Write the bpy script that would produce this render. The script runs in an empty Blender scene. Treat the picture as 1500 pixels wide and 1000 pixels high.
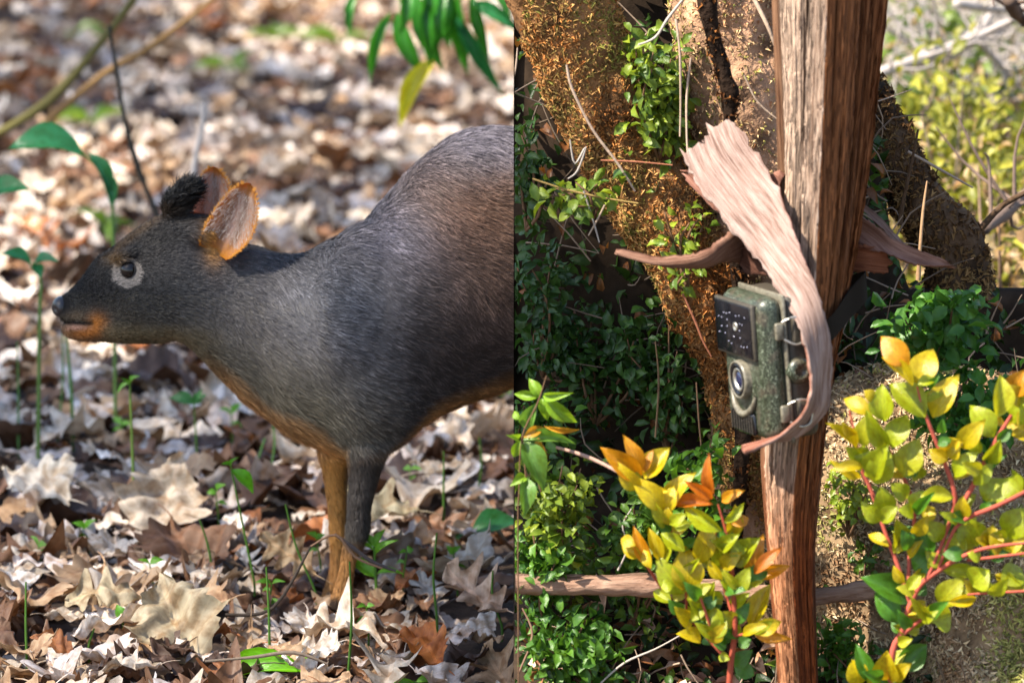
import bpy, bmesh, math, random
import numpy as np
from mathutils import Vector, Matrix
from mathutils.bvhtree import BVHTree

R = math.radians
random.seed(7)
rng = np.random.default_rng(11)
scene = bpy.context.scene
COL = scene.collection

# ------------------------------------------------------------------ camera
F = 6000.0                 # focal length in photograph pixels (1500 wide)
PITCH = R(12.0)
H = 1.330
camd = bpy.data.cameras.new('camera')
camd.sensor_width = 36.0
camd.lens = 36.0 * F / 1500.0
camd.clip_start = 0.05
camd.clip_end = 500
camd.dof.use_dof = True
camd.dof.focus_distance = 4.55
camd.dof.aperture_fstop = (camd.lens / 1000.0) / 0.025
cam = bpy.data.objects.new('camera', camd)
COL.objects.link(cam)
cam.location = (0, 0, H)
cam.rotation_euler = (math.pi / 2 - PITCH, 0, 0)
scene.camera = cam

# ------------------------------------------------------------------ light
SUN_EL = R(52.0)
SUN_AZ = R(-118.0)         # compass-like, measured from +Y towards +X: the sun stands left of and behind the camera
TO_SUN = Vector((math.sin(SUN_AZ) * math.cos(SUN_EL), math.cos(SUN_AZ) * math.cos(SUN_EL), math.sin(SUN_EL)))
world = bpy.data.worlds.new('World')
scene.world = world
world.use_nodes = True
wn = world.node_tree
sky = wn.nodes.new('ShaderNodeTexSky')
sky.sky_type = 'NISHITA'
sky.sun_disc = False
sky.sun_elevation = SUN_EL
sky.sun_rotation = SUN_AZ
bg = wn.nodes['Background']
bg.inputs['Strength'].default_value = 0.12
wn.links.new(sky.outputs[0], bg.inputs['Color'])
sund = bpy.data.lights.new('sun', 'SUN')
sund.energy = 5.0
sund.angle = R(0.53)
sund.color = (1.0, 0.91, 0.77)
sun = bpy.data.objects.new('sun', sund)
COL.objects.link(sun)
sun.rotation_euler = (-TO_SUN).to_track_quat('-Z', 'Y').to_euler()
scene.view_settings.view_transform = 'Standard'
scene.view_settings.look = 'None'
scene.view_settings.gamma = 1.0
scene.view_settings.use_curve_mapping = False
scene.view_settings.exposure = 1.55
scene.cycles.use_denoising = True
scene.cycles.max_bounces = 6
scene.cycles.transmission_bounces = 4

# ------------------------------------------------------------------ helpers
FWD = Vector((0, math.cos(PITCH), -math.sin(PITCH)))
UP = Vector((0, math.sin(PITCH), math.cos(PITCH)))
def W(px, py, Y):
    """the point of the vertical plane y=Y that is drawn at photograph pixel px,py"""
    d = Vector((1, 0, 0)) * ((px - 750.0) / F) + UP * ((500.0 - py) / F) + FWD
    t = Y / d.y
    return Vector((d.x * t, Y, H + d.z * t))
def G(px, py, z=0.0):
    """the point at height z drawn at pixel px,py"""
    d = Vector((1, 0, 0)) * ((px - 750.0) / F) + UP * ((500.0 - py) / F) + FWD
    t = (z - H) / d.z
    return Vector((d.x * t, d.y * t, z))
def to_px(P):
    P = np.asarray(P, dtype=float)
    q = P - np.array([0, 0, H])
    dep = q @ np.array(FWD)
    return 750 + F * q[:, 0] / dep, 500 - F * (q @ np.array(UP)) / dep

def vnoise(P, scale=1.0, seed=0):
    P = np.asarray(P, dtype=float) * scale + 1000.0 + seed * 17.31
    i = np.floor(P).astype(np.int64); f = P - i
    f = f * f * (3 - 2 * f)
    def h(ix, iy, iz):
        n = (ix * 374761393 + iy * 668265263 + iz * 2147483647 + seed * 1274126177) & 0xffffffff
        n = ((n ^ (n >> 13)) * 1274126177) & 0xffffffff
        n = (n ^ (n >> 16)) & 0xffff
        return n / 65535.0
    out = 0
    for dx in (0, 1):
        for dy in (0, 1):
            for dz in (0, 1):
                w = (f[:, 0] if dx else 1 - f[:, 0]) * (f[:, 1] if dy else 1 - f[:, 1]) * (f[:, 2] if dz else 1 - f[:, 2])
                out = out + w * h(i[:, 0] + dx, i[:, 1] + dy, i[:, 2] + dz)
    return out * 2 - 1
def fbm(P, scale=1.0, oct=3, seed=0):
    a, o = 1.0, 0
    for k in range(oct):
        o = o + a * vnoise(P, scale * 2 ** k, seed + k); a *= 0.5
    return o

def mesh_np(name, V, Fc, col=None, smooth=True, attrs=None):
    """V (n,3); Fc (m,3) or (m,4) int; col (n,3) point colours"""
    me = bpy.data.meshes.new(name)
    V = np.asarray(V, dtype=np.float32); Fc = np.asarray(Fc, dtype=np.int32)
    n, m, k = len(V), len(Fc), Fc.shape[1]
    me.vertices.add(n); me.vertices.foreach_set('co', V.ravel())
    me.loops.add(m * k); me.loops.foreach_set('vertex_index', Fc.ravel())
    me.polygons.add(m)
    me.polygons.foreach_set('loop_start', np.arange(m, dtype=np.int32) * k)
    me.polygons.foreach_set('use_smooth', np.full(m, smooth))
    if col is not None:
        a = me.attributes.new('col', 'FLOAT_COLOR', 'POINT')
        c = np.ones((n, 4), dtype=np.float32); c[:, :3] = col
        a.data.foreach_set('color', c.ravel())
    for key, val in (attrs or {}).items():
        a = me.attributes.new(key, 'FLOAT_VECTOR', 'POINT')
        a.data.foreach_set('vector', np.asarray(val, dtype=np.float32).ravel())
    me.update(calc_edges=True); me.validate()
    return me
def link(name, me, mat=None, parent=None, loc=None):
    o = bpy.data.objects.new(name, me)
    COL.objects.link(o)
    if mat is not None and me is not None and not len(me.materials): me.materials.append(mat)
    if parent is not None: o.parent = parent
    if loc is not None: o.location = loc
    return o
def tag(o, label=None, cat=None, group=None, kind=None):
    if label: o['label'] = label
    if cat: o['category'] = cat
    if group: o['group'] = group
    if kind: o['kind'] = kind
    return o
def empty(name, loc, label, cat, group=None):
    o = bpy.data.objects.new(name, None); COL.objects.link(o)
    o.location = loc; o.empty_display_size = 0.05
    return tag(o, label, cat, group)

def catmull(pts, n):
    pts = np.asarray(pts, dtype=float); m = len(pts)
    t = np.linspace(0, m - 1, n); i = np.minimum(t.astype(int), m - 2); f = (t - i)[:, None]
    p0 = pts[np.maximum(i - 1, 0)]; p1 = pts[i]; p2 = pts[i + 1]; p3 = pts[np.minimum(i + 2, m - 1)]
    return 0.5 * ((2 * p1) + (-p0 + p2) * f + (2 * p0 - 5 * p1 + 4 * p2 - p3) * f ** 2 + (-p0 + 3 * p1 - 3 * p2 + p3) * f ** 3)

def grid_faces(nr, nc, wrap=True, off=0):
    fs = []
    cc = nc if wrap else nc - 1
    r = np.arange(nr - 1)[:, None]; c = np.arange(cc)[None, :]; c2 = (c + 1) % nc
    a = r * nc + c; b = r * nc + c2; d = (r + 1) * nc + c2; e = (r + 1) * nc + c
    return np.stack([a, b, d, e], -1).reshape(-1, 4) + off

def tube(path, radii, nseg=8, n=None, wob=0.0, seed=0, cap=True):
    """smooth tapered tube: returns verts, quads"""
    path = np.asarray(path, dtype=float); radii = np.asarray(radii, dtype=float)
    if n is None: n = (len(path) - 1) * 4 + 1
    P = catmull(path, n); r = np.interp(np.linspace(0, 1, n), np.linspace(0, 1, len(radii)), radii)
    T = np.gradient(P, axis=0); T /= np.linalg.norm(T, axis=1)[:, None] + 1e-9
    ref = np.array([0.31, 0.92, 0.2]); 
    if abs(T.mean(0) @ ref) > 0.9: ref = np.array([1.0, 0, 0])
    A = np.cross(T, ref); A /= np.linalg.norm(A, axis=1)[:, None] + 1e-9
    B = np.cross(T, A)
    th = np.linspace(0, 2 * np.pi, nseg, endpoint=False)
    V = P[:, None, :] + r[:, None, None] * (np.cos(th)[None, :, None] * A[:, None, :] + np.sin(th)[None, :, None] * B[:, None, :])
    V = V.reshape(-1, 3)
    if wob:
        nn = V - np.repeat(P, nseg, 0)
        V = V + nn * (wob * fbm(V, 30, 2, seed))[:, None]
    Q = grid_faces(n, nseg)
    if cap:
        V = np.vstack([V, P[:1], P[-1:]]); k = len(V)
        e0 = np.array([[ (j + 1) % nseg, j, k - 2, k - 2] for j in range(nseg)])
        o = (n - 1) * nseg
        e1 = np.array([[o + j, o + (j + 1) % nseg, k - 1, k - 1] for j in range(nseg)])
        Q = np.vstack([Q, e0, e1])
    return V, Q
def tri(Q):
    Q = np.asarray(Q)
    if Q.shape[1] == 3: return Q
    T = np.vstack([Q[:, [0, 1, 2]], Q[:, [0, 2, 3]]])
    return T[(T[:, 0] != T[:, 1]) & (T[:, 1] != T[:, 2]) & (T[:, 0] != T[:, 2])]
def join(parts):
    V, Fs, o = [], [], 0
    for v, f in parts:
        V.append(v); Fs.append(tri(f) + o); o += len(v)
    return np.vstack(V), np.vstack(Fs)

# leaf templates: local x across, y along (0..1), z up; width 1
def leaf_template(kind, n=6, fold=0.16, curl=0.12, side=1):
    t = np.linspace(0, 1, n + 1)
    if kind == 'lance': w = np.sin(np.pi * t ** 0.85) ** 1.0 * 0.5
    elif kind == 'oval': w = np.clip(np.sin(np.pi * t ** 1.05), 0, 1) ** 0.72 * 0.5 * (1 - 0.35 * t ** 5)
    elif kind == 'blade': w = (np.clip(1 - t, 0, 1) ** 0.7) * np.minimum(1, t * 8 + .3) * 0.5
    w[0] = 0.03; w[-1] = 0.012
    cols = [-1, -0.5, 0, 0.5, 1] if side == 2 else [-1, 0, 1]
    V, nc = [], len(cols)
    for i in range(n + 1):
        for c in cols:
            V.append((c * w[i], t[i], fold * abs(c) * w[i] * 2 - curl * (t[i] - 0.3) ** 2 * 2 + 0.02 * math.sin(9 * t[i] + c * 2) * abs(c)))
    return np.array(V), tri(grid_faces(n + 1, nc, wrap=False))
def place_template(T, pos, along, nrm, L, Wd):
    """batch: place template at pos with y->along, z->nrm; returns verts, tris, per-leaf index"""
    V, Fc = T
    pos = np.asarray(pos, float); along = np.asarray(along, float); nrm = np.asarray(nrm, float)
    K = len(pos)
    L = np.broadcast_to(L, (K,)); Wd = np.broadcast_to(Wd, (K,))
    y = along / (np.linalg.norm(along, axis=1)[:, None] + 1e-9)
    x = np.cross(y, nrm); x /= np.linalg.norm(x, axis=1)[:, None] + 1e-9
    z = np.cross(x, y)
    out = pos[:, None, :] + x[:, None, :] * (V[None, :, 0:1] * Wd[:, None, None]) + y[:, None, :] * (V[None, :, 1:2] * L[:, None, None]) + z[:, None, :] * (V[None, :, 2:3] * L[:, None, None])
    Fa = (Fc[None] + (np.arange(K) * len(V))[:, None, None]).reshape(-1, 3)
    return out.reshape(-1, 3), Fa, np.repeat(np.arange(K), len(V))
def unit(a): 
    a = np.asarray(a, float); return a / (np.linalg.norm(a, axis=-1, keepdims=True) + 1e-9)
def sample_surface(V, Fc, n, r=rng):
    T = tri(Fc); V = np.asarray(V)
    a, b, c = V[T[:, 0]], V[T[:, 1]], V[T[:, 2]]
    nn = np.cross(b - a, c - a); ar = np.linalg.norm(nn, axis=1)
    k = r.choice(len(T), n, p=ar / ar.sum())
    u = r.random((n, 1)); v = r.random((n, 1)); m = (u + v) > 1; u = np.where(m, 1 - u, u); v = np.where(m, 1 - v, v)
    return a[k] + (b[k] - a[k]) * u + (c[k] - a[k]) * v, unit(nn[k]), k

# ------------------------------------------------------------------ materials
def new_mat(name):
    m = bpy.data.materials.new(name); m.use_nodes = True
    nt = m.node_tree; b = nt.nodes['Principled BSDF']
    return m, nt, b
def N(nt, t, **kw):
    n = nt.nodes.new(t)
    for k, v in kw.items():
        if k in n.inputs: n.inputs[k].default_value = v
        else: setattr(n, k, v)
    return n
def ramp(nt, fac, stops):
    r = nt.nodes.new('ShaderNodeValToRGB')
    e = r.color_ramp.elements
    while len(e) < len(stops): e.new(0.5)
    for i, (p, c) in enumerate(stops): e[i].position = p; e[i].color = (*c, 1)
    nt.links.new(fac, r.inputs['Fac']); return r.outputs['Color']
def mixc(nt, fac, a, b, mode='MIX'):
    m = nt.nodes.new('ShaderNodeMix'); m.data_type = 'RGBA'; m.blend_type = mode
    for sock, v in (('Factor', fac), ('A', a), ('B', b)):
        i = [s for s in m.inputs if s.name == sock and (s.type == 'RGBA' if sock != 'Factor' else s.type == 'VALUE')][0]
        if isinstance(v, (int, float)): i.default_value = v
        elif isinstance(v, tuple): i.default_value = (*v, 1)
        else: nt.links.new(v, i)
    return [s for s in m.outputs if s.type == 'RGBA'][0]
def noise(nt, scale, detail=4, vec=None, rough=0.6, dist=0.0):
    n = N(nt, 'ShaderNodeTexNoise', Scale=scale, Detail=detail, Roughness=rough, Distortion=dist)
    if vec is not None: nt.links.new(vec, n.inputs['Vector'])
    return n.outputs['Fac']
def bump(nt, b, h, strength=0.4, dist=0.003):
    n = N(nt, 'ShaderNodeBump', Strength=strength, Distance=dist)
    nt.links.new(h, n.inputs['Height']); nt.links.new(n.outputs[0], b.inputs['Normal'])
def geo_pos(nt): return nt.nodes.new('ShaderNodeNewGeometry').outputs['Position']
def obj_co(nt): return nt.nodes.new('ShaderNodeTexCoord').outputs['Object']
def attr(nt, name, out='Color'):
    a = nt.nodes.new('ShaderNodeAttribute'); a.attribute_name = name; return a.outputs[out]
def mapping(nt, vec, scale):
    m = nt.nodes.new('ShaderNodeMapping'); m.inputs['Scale'].default_value = scale; nt.links.new(vec, m.inputs['Vector']); return m.outputs[0]

def leaf_mat(name, trans=0.35, rough=0.42, source='attr', spec=0.4, mottle=None, sc=60, tint=(1.25, 1.2, 0.6), veins=0):
    """dead or living leaf: colour from the point attribute or from the object's own colour"""
    m, nt, b = new_mat(name)
    if source == 'attr': c = attr(nt, 'col')
    else: c = nt.nodes.new('ShaderNodeObjectInfo').outputs['Color']
    v = obj_co(nt)
    n1 = noise(nt, sc if source == 'attr' or veins != 28 else 9, 5, v)
    if veins:
        sx = nt.nodes.new('ShaderNodeSeparateXYZ'); nt.links.new(attr(nt, 'lf', 'Vector'), sx.inputs[0])
        def mth(op, a, b=None):
            q = nt.nodes.new('ShaderNodeMath'); q.operation = op
            for i_, v_ in enumerate((a, b)):
                if v_ is None: continue
                if isinstance(v_, (int, float)): q.inputs[i_].default_value = v_
                else: nt.links.new(v_, q.inputs[i_])
            return q.outputs[0]
        ax = mth('ABSOLUTE', sx.outputs[0])
        side_v = mth('POWER', mth('ABSOLUTE', mth('COSINE', mth('MULTIPLY', mth('SUBTRACT', sx.outputs[1], mth('MULTIPLY', ax, 0.75)), veins))), 30.0)
        mid_v = mth('LESS_THAN', ax, 0.022)
        vv = mth('MAXIMUM', mth('MULTIPLY', side_v, 0.55), mid_v)
        c = mixc(nt, mth('MULTIPLY', vv, 0.45), c, mixc(nt, 1.0, c, (1.7, 1.6, 1.5), 'MULTIPLY'))
    dark = mixc(nt, 1.0, c, (0.55, 0.5, 0.45) if mottle is None else mottle, 'MULTIPLY')
    f = nt.nodes.new('ShaderNodeMapRange'); f.inputs['From Min'].default_value = 0.42; f.inputs['From Max'].default_value = 0.68
    nt.links.new(n1, f.inputs['Value'])
    c2 = mixc(nt, f.outputs[0], c, dark)
    if veins == 28:
        f2 = nt.nodes.new('ShaderNodeMapRange'); f2.inputs['From Min'].default_value = 0.5; f2.inputs['From Max'].default_value = 0.62
        nt.links.new(noise(nt, 5 if source == 'object' else 60, 3, v), f2.inputs['Value'])
        c2 = mixc(nt, mth('MULTIPLY', f2.outputs[0], .55), c2, mixc(nt, 1.0, c2, (.62, .46, .30), 'MULTIPLY'))
    nt.links.new(c2, b.inputs['Base Color'])
    b.inputs['Roughness'].default_value = rough
    b.inputs['Specular IOR Level'].default_value = spec
    bump(nt, b, noise(nt, sc * 4, 3, v), 0.35, 0.002)
    if trans > 0:
        tr = nt.nodes.new('ShaderNodeBsdfTranslucent')
        tc = mixc(nt, 1.0, c2, tint, 'MULTIPLY')
        nt.links.new(tc, tr.inputs['Color'])
        mx = nt.nodes.new('ShaderNodeMixShader'); mx.inputs[0].default_value = trans
        nt.links.new(b.outputs[0], mx.inputs[1]); nt.links.new(tr.outputs[0], mx.inputs[2])
        nt.links.new(mx.outputs[0], nt.nodes['Material Output'].inputs['Surface'])
    return m
def plain_mat(name, col, rough=0.6, spec=0.3, metal=0, nscale=0, ncol=None, bmp=0.0):
    m, nt, b = new_mat(name)
    b.inputs['Roughness'].default_value = rough; b.inputs['Specular IOR Level'].default_value = spec; b.inputs['Metallic'].default_value = metal
    if nscale:
        n = noise(nt, nscale, 5, obj_co(nt))
        c = ramp(nt, n, [(0.35, col), (0.65, ncol or tuple(x * 0.5 for x in col))])
        nt.links.new(c, b.inputs['Base Color'])
        if bmp: bump(nt, b, n, bmp, 0.004)
    else:
        n = noise(nt, 80, 3, obj_co(nt))
        c = ramp(nt, n, [(0.3, tuple(x * 0.85 for x in col)), (0.7, tuple(min(1, x * 1.12) for x in col))])
        nt.links.new(c, b.inputs['Base Color'])
    return m
def attr_mat(name, rough=0.8, spec=0.15, sc=200, bmp=0.3, dist=0.002, var=0.35):
    m, nt, b = new_mat(name)
    c = attr(nt, 'col'); n = noise(nt, sc, 4, obj_co(nt))
    c2 = mixc(nt, n, c, mixc(nt, 1.0, c, (1 - var,) * 3, 'MULTIPLY'))
    nt.links.new(c2, b.inputs['Base Color'])
    b.inputs['Roughness'].default_value = rough; b.inputs['Specular IOR Level'].default_value = spec
    if bmp: bump(nt, b, n, bmp, dist)
    return m
def fibre_mat(name, stops, rough=0.75, across=160, along=4, bmp=0.8, dist=0.004, spec=0.2, tint_attr=False):
    """wood or bark: fibres run along the v axis of the point attribute 'fib' (metres across, metres along)"""
    m, nt, b = new_mat(name)
    v = attr(nt, 'fib', 'Vector')
    v1 = mapping(nt, v, (across, along, across))
    n1 = noise(nt, 1.0, 6, v1, 0.65, 0.6)
    v2 = mapping(nt, v, (across * 0.22, along * 0.6, across * .22))
    n2 = noise(nt, 1.0, 4, v2, 0.6)
    n3 = noise(nt, 26, 4, v)
    mx = nt.nodes.new('ShaderNodeMath'); mx.operation = 'MULTIPLY_ADD'; mx.inputs[1].default_value = 0.55
    nt.links.new(n1, mx.inputs[0])
    m2 = nt.nodes.new('ShaderNodeMath'); m2.operation = 'MULTIPLY'; m2.inputs[1].default_value = 0.45
    nt.links.new(n2, m2.inputs[0]); nt.links.new(m2.outputs[0], mx.inputs[2])
    c = ramp(nt, mx.outputs[0], stops)
    c = mixc(nt, n3, c, mixc(nt, 1.0, c, (0.72, 0.66, 0.62), 'MULTIPLY'))
    if tint_attr: c = mixc(nt, 1.0, c, attr(nt, 'col'), 'MULTIPLY')
    nt.links.new(c, b.inputs['Base Color'])
    b.inputs['Roughness'].default_value = rough; b.inputs['Specular IOR Level'].default_value = spec
    bump(nt, b, mx.outputs[0], bmp, dist)
    return m

M_litter_o = leaf_mat('dry_leaf', 0.12, 0.5, 'object', 0.45, (0.62, 0.52, 0.42), 45, (1.2, 0.9, 0.6), 28)
M_litter_a = leaf_mat('dry_leaf_mass', 0.12, 0.5, 'attr', 0.45, (0.62, 0.52, 0.42), 45, (1.2, 0.9, 0.6), 28)
M_green = leaf_mat('green_leaf', 0.35, 0.4, 'attr', 0.4, (0.6, 0.72, 0.6), 80)
M_green_o = leaf_mat('glossy_leaf', 0.45, 0.28, 'object', 0.55, (0.74, 0.64, 0.4), 5, (1.2, 1.1, 0.5), 22)
M_moss = attr_mat('moss', 0.9, 0.05, 300, 0.2)
M_bark_a = attr_mat('bark', 0.9, 0.1, 60, 0.9, 0.008, 0.6)
M_twig = attr_mat('twig', 0.8, 0.15, 150, 0.5)
M_soil = plain_mat('soil', (0.045, 0.030, 0.020), 0.95, 0.05, 0, 22, (0.02, 0.014, 0.010), 0.8)
# ------------------------------------------------------------------ setting
def ground_z(x, y):
    P = np.stack([np.asarray(x, float), np.asarray(y, float), np.zeros_like(np.asarray(x, float))], -1)
    return 0.018 * fbm(P, 2.2, 2, 5) - 0.03
def build_ground():
    xs = np.concatenate([np.linspace(-60, -3, 12), np.linspace(-2.6, 3.4, 90), np.linspace(4, 60, 12)])
    ys = np.concatenate([np.linspace(-40, 2.5, 10), np.linspace(3, 13, 150), np.linspace(14, 120, 14)])
    X, Y = np.meshgrid(xs, ys)
    Z = ground_z(X.ravel(), Y.ravel())
    V = np.stack([X.ravel(), Y.ravel(), Z], -1)
    me = mesh_np('ground', V, grid_faces(len(ys), len(xs), wrap=False))
    m, nt, b = new_mat('forest_floor')
    n = noise(nt, 14, 6, geo_pos(nt))
    nt.links.new(ramp(nt, n, [(0.3, (0.025, 0.016, 0.011)), (0.5, (0.07, 0.045, 0.03)), (0.7, (0.15, 0.10, 0.07))]), b.inputs['Base Color'])
    b.inputs['Roughness'].default_value = 0.95
    bump(nt, b, noise(nt, 60, 4, geo_pos(nt)), 0.8, 0.01)
    tag(link('ground', me, m), kind='structure')
build_ground()

def crest(x):
    s = np.clip((np.asarray(x) - 0.36) / 0.10, 0, 1); s = s * s * (3 - 2 * s)
    return 0.86 * (1 - s) + 0.40 * s
BANK = {}
def build_bank():
    xs = np.concatenate([[0.002], np.linspace(0.02, 1.5, 75)])
    rows = []
    for x in xs:
        h = float(crest(x))
        prof = [(4.20, -0.08), (4.25, 0.0), (4.33, 0.05), (4.42, 0.10), (4.49, 0.17), (4.545, 0.27 * min(1, h / .5)), (4.575, 0.52 * h), (4.595, 0.66 * h), (4.61, 0.80 * h), (4.62, 0.93 * h), (4.635, h), (4.665, h), (4.675, 0.9 * h), (4.68, 0.5 * h), (4.685, -0.08)]
        p = catmull(np.array([(0, a, b) for a, b in prof]), 43); p[:, 0] = x
        rows.append(p)
    V = np.array(rows); nr, nc = V.shape[:2]
    V = V.reshape(-1, 3)
    d = fbm(V, 9, 3, 3) * 0.022
    front = np.clip((4.64 - V[:, 1]) / 0.08, 0, 1)
    V[:, 1] -= d * front
    V[:, 2] += d * 0.6 * front
    Q = grid_faces(nr, nc, wrap=True)
    V2 = np.vstack([V, [[0.002, 4.5, 0.05]], [[1.5, 4.5, 0.05]]])
    k = len(V)
    c0 = np.array([[(j + 1) % nc, j, k, k] for j in range(nc)])
    # fan from a point inside the profile, so that the end is a closed earth face
    c1 = np.array([[(nr - 1) * nc + j, (nr - 1) * nc + (j + 1) % nc, k + 1, k + 1] for j in range(nc)])
    Fc = np.vstack([tri(Q), tri(c0), tri(c1)])
    BANK['V'], BANK['F'] = V2, Fc
    BANK['front'] = tri(Q)
    tag(link('earth_bank', mesh_np('earth_bank', V2, Fc), M_soil), kind='structure')
build_bank()

HILL = {}
def build_hill():
    xs = np.linspace(0.45, 5.5, 70); ys = np.linspace(5.1, 13, 80)
    X, Y = np.meshgrid(xs, ys)
    Z = -0.08 + 0.26 * np.clip(Y - 5.2, 0, 3.2) + 0.08 * np.clip(Y - 8.4, 0, 9)
    e = np.clip((X - 0.45) / 0.35, 0, 1); Z = -0.08 + (Z + 0.08) * e
    V = np.stack([X.ravel(), Y.ravel(), Z.ravel()], -1)
    V[:, 2] += 0.07 * fbm(V, 1.7, 3, 9) * e.ravel()
    HILL['V'] = V; HILL['F'] = grid_faces(len(ys), len(xs), wrap=False)
    m, nt, b = new_mat('dry_hillside')
    n = noise(nt, 9, 8, geo_pos(nt), 0.75)
    nt.links.new(ramp(nt, n, [(0.3, (0.10, 0.07, 0.05)), (0.48, (0.30, 0.22, 0.17)), (0.68, (0.44, 0.36, 0.29))]), b.inputs['Base Color'])
    b.inputs['Roughness'].default_value = 0.95
    bump(nt, b, noise(nt, 40, 6, geo_pos(nt)), 1.0, 0.03)
    tag(link('hillside', mesh_np('hillside', V, HILL['F']), m), kind='structure')
build_hill()

# the mossy mound that fills the lower right
MOUND = {}
def build_mound(cx, cy, rx, ry, hh, seed):
    # dome in front of the bank, its crest under the yellow shrub
    nr, nc = 60, 90
    u = np.linspace(0.02, 1, nr); th = np.linspace(0, 2 * np.pi, nc, endpoint=False)
    U, T = np.meshgrid(u, th, indexing='ij')
    rad = np.sin(U * np.pi / 2) 
    X = cx + rx * rad * np.cos(T); Y = cy + ry * rad * np.sin(T)
    Z = -0.06 + hh * np.cos(U * np.pi / 2) ** 0.75
    V = np.stack([X.ravel(), Y.ravel(), Z.ravel()], -1)
    V += (fbm(V, 8, 3, seed) * 0.03)[:, None] * unit(V - np.array([cx, cy, -0.05]))
    Fc = tri(grid_faces(nr, nc))
    V = np.vstack([V, V[:nc].mean(0)[None]]); k = len(V) - 1
    Fc = np.vstack([Fc, [[(j + 1) % nc, j, k] for j in range(nc)]])
    if np.cross(V[Fc[0, 1]] - V[Fc[0, 0]], V[Fc[0, 2]] - V[Fc[0, 0]]) @ (V[Fc[0, 0]] - np.array([cx, cy, -.2])) < 0: Fc = Fc[:, ::-1]
    MOUND.setdefault('all', [])
    o = link('mossy_mound', mesh_np('mossy_mound', V, Fc), plain_mat('dry_moss', (.38, .26, .15), .95, .05, 0, 28, (.09, .055, .03), 1.0)); tag(o, kind='structure')
    MOUND['all'].append((V, Fc, o))
build_mound(.52, 4.47, .30, .17, .42, 21)
build_mound(.66, 4.30, .25, .19, .26, 22)
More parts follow.
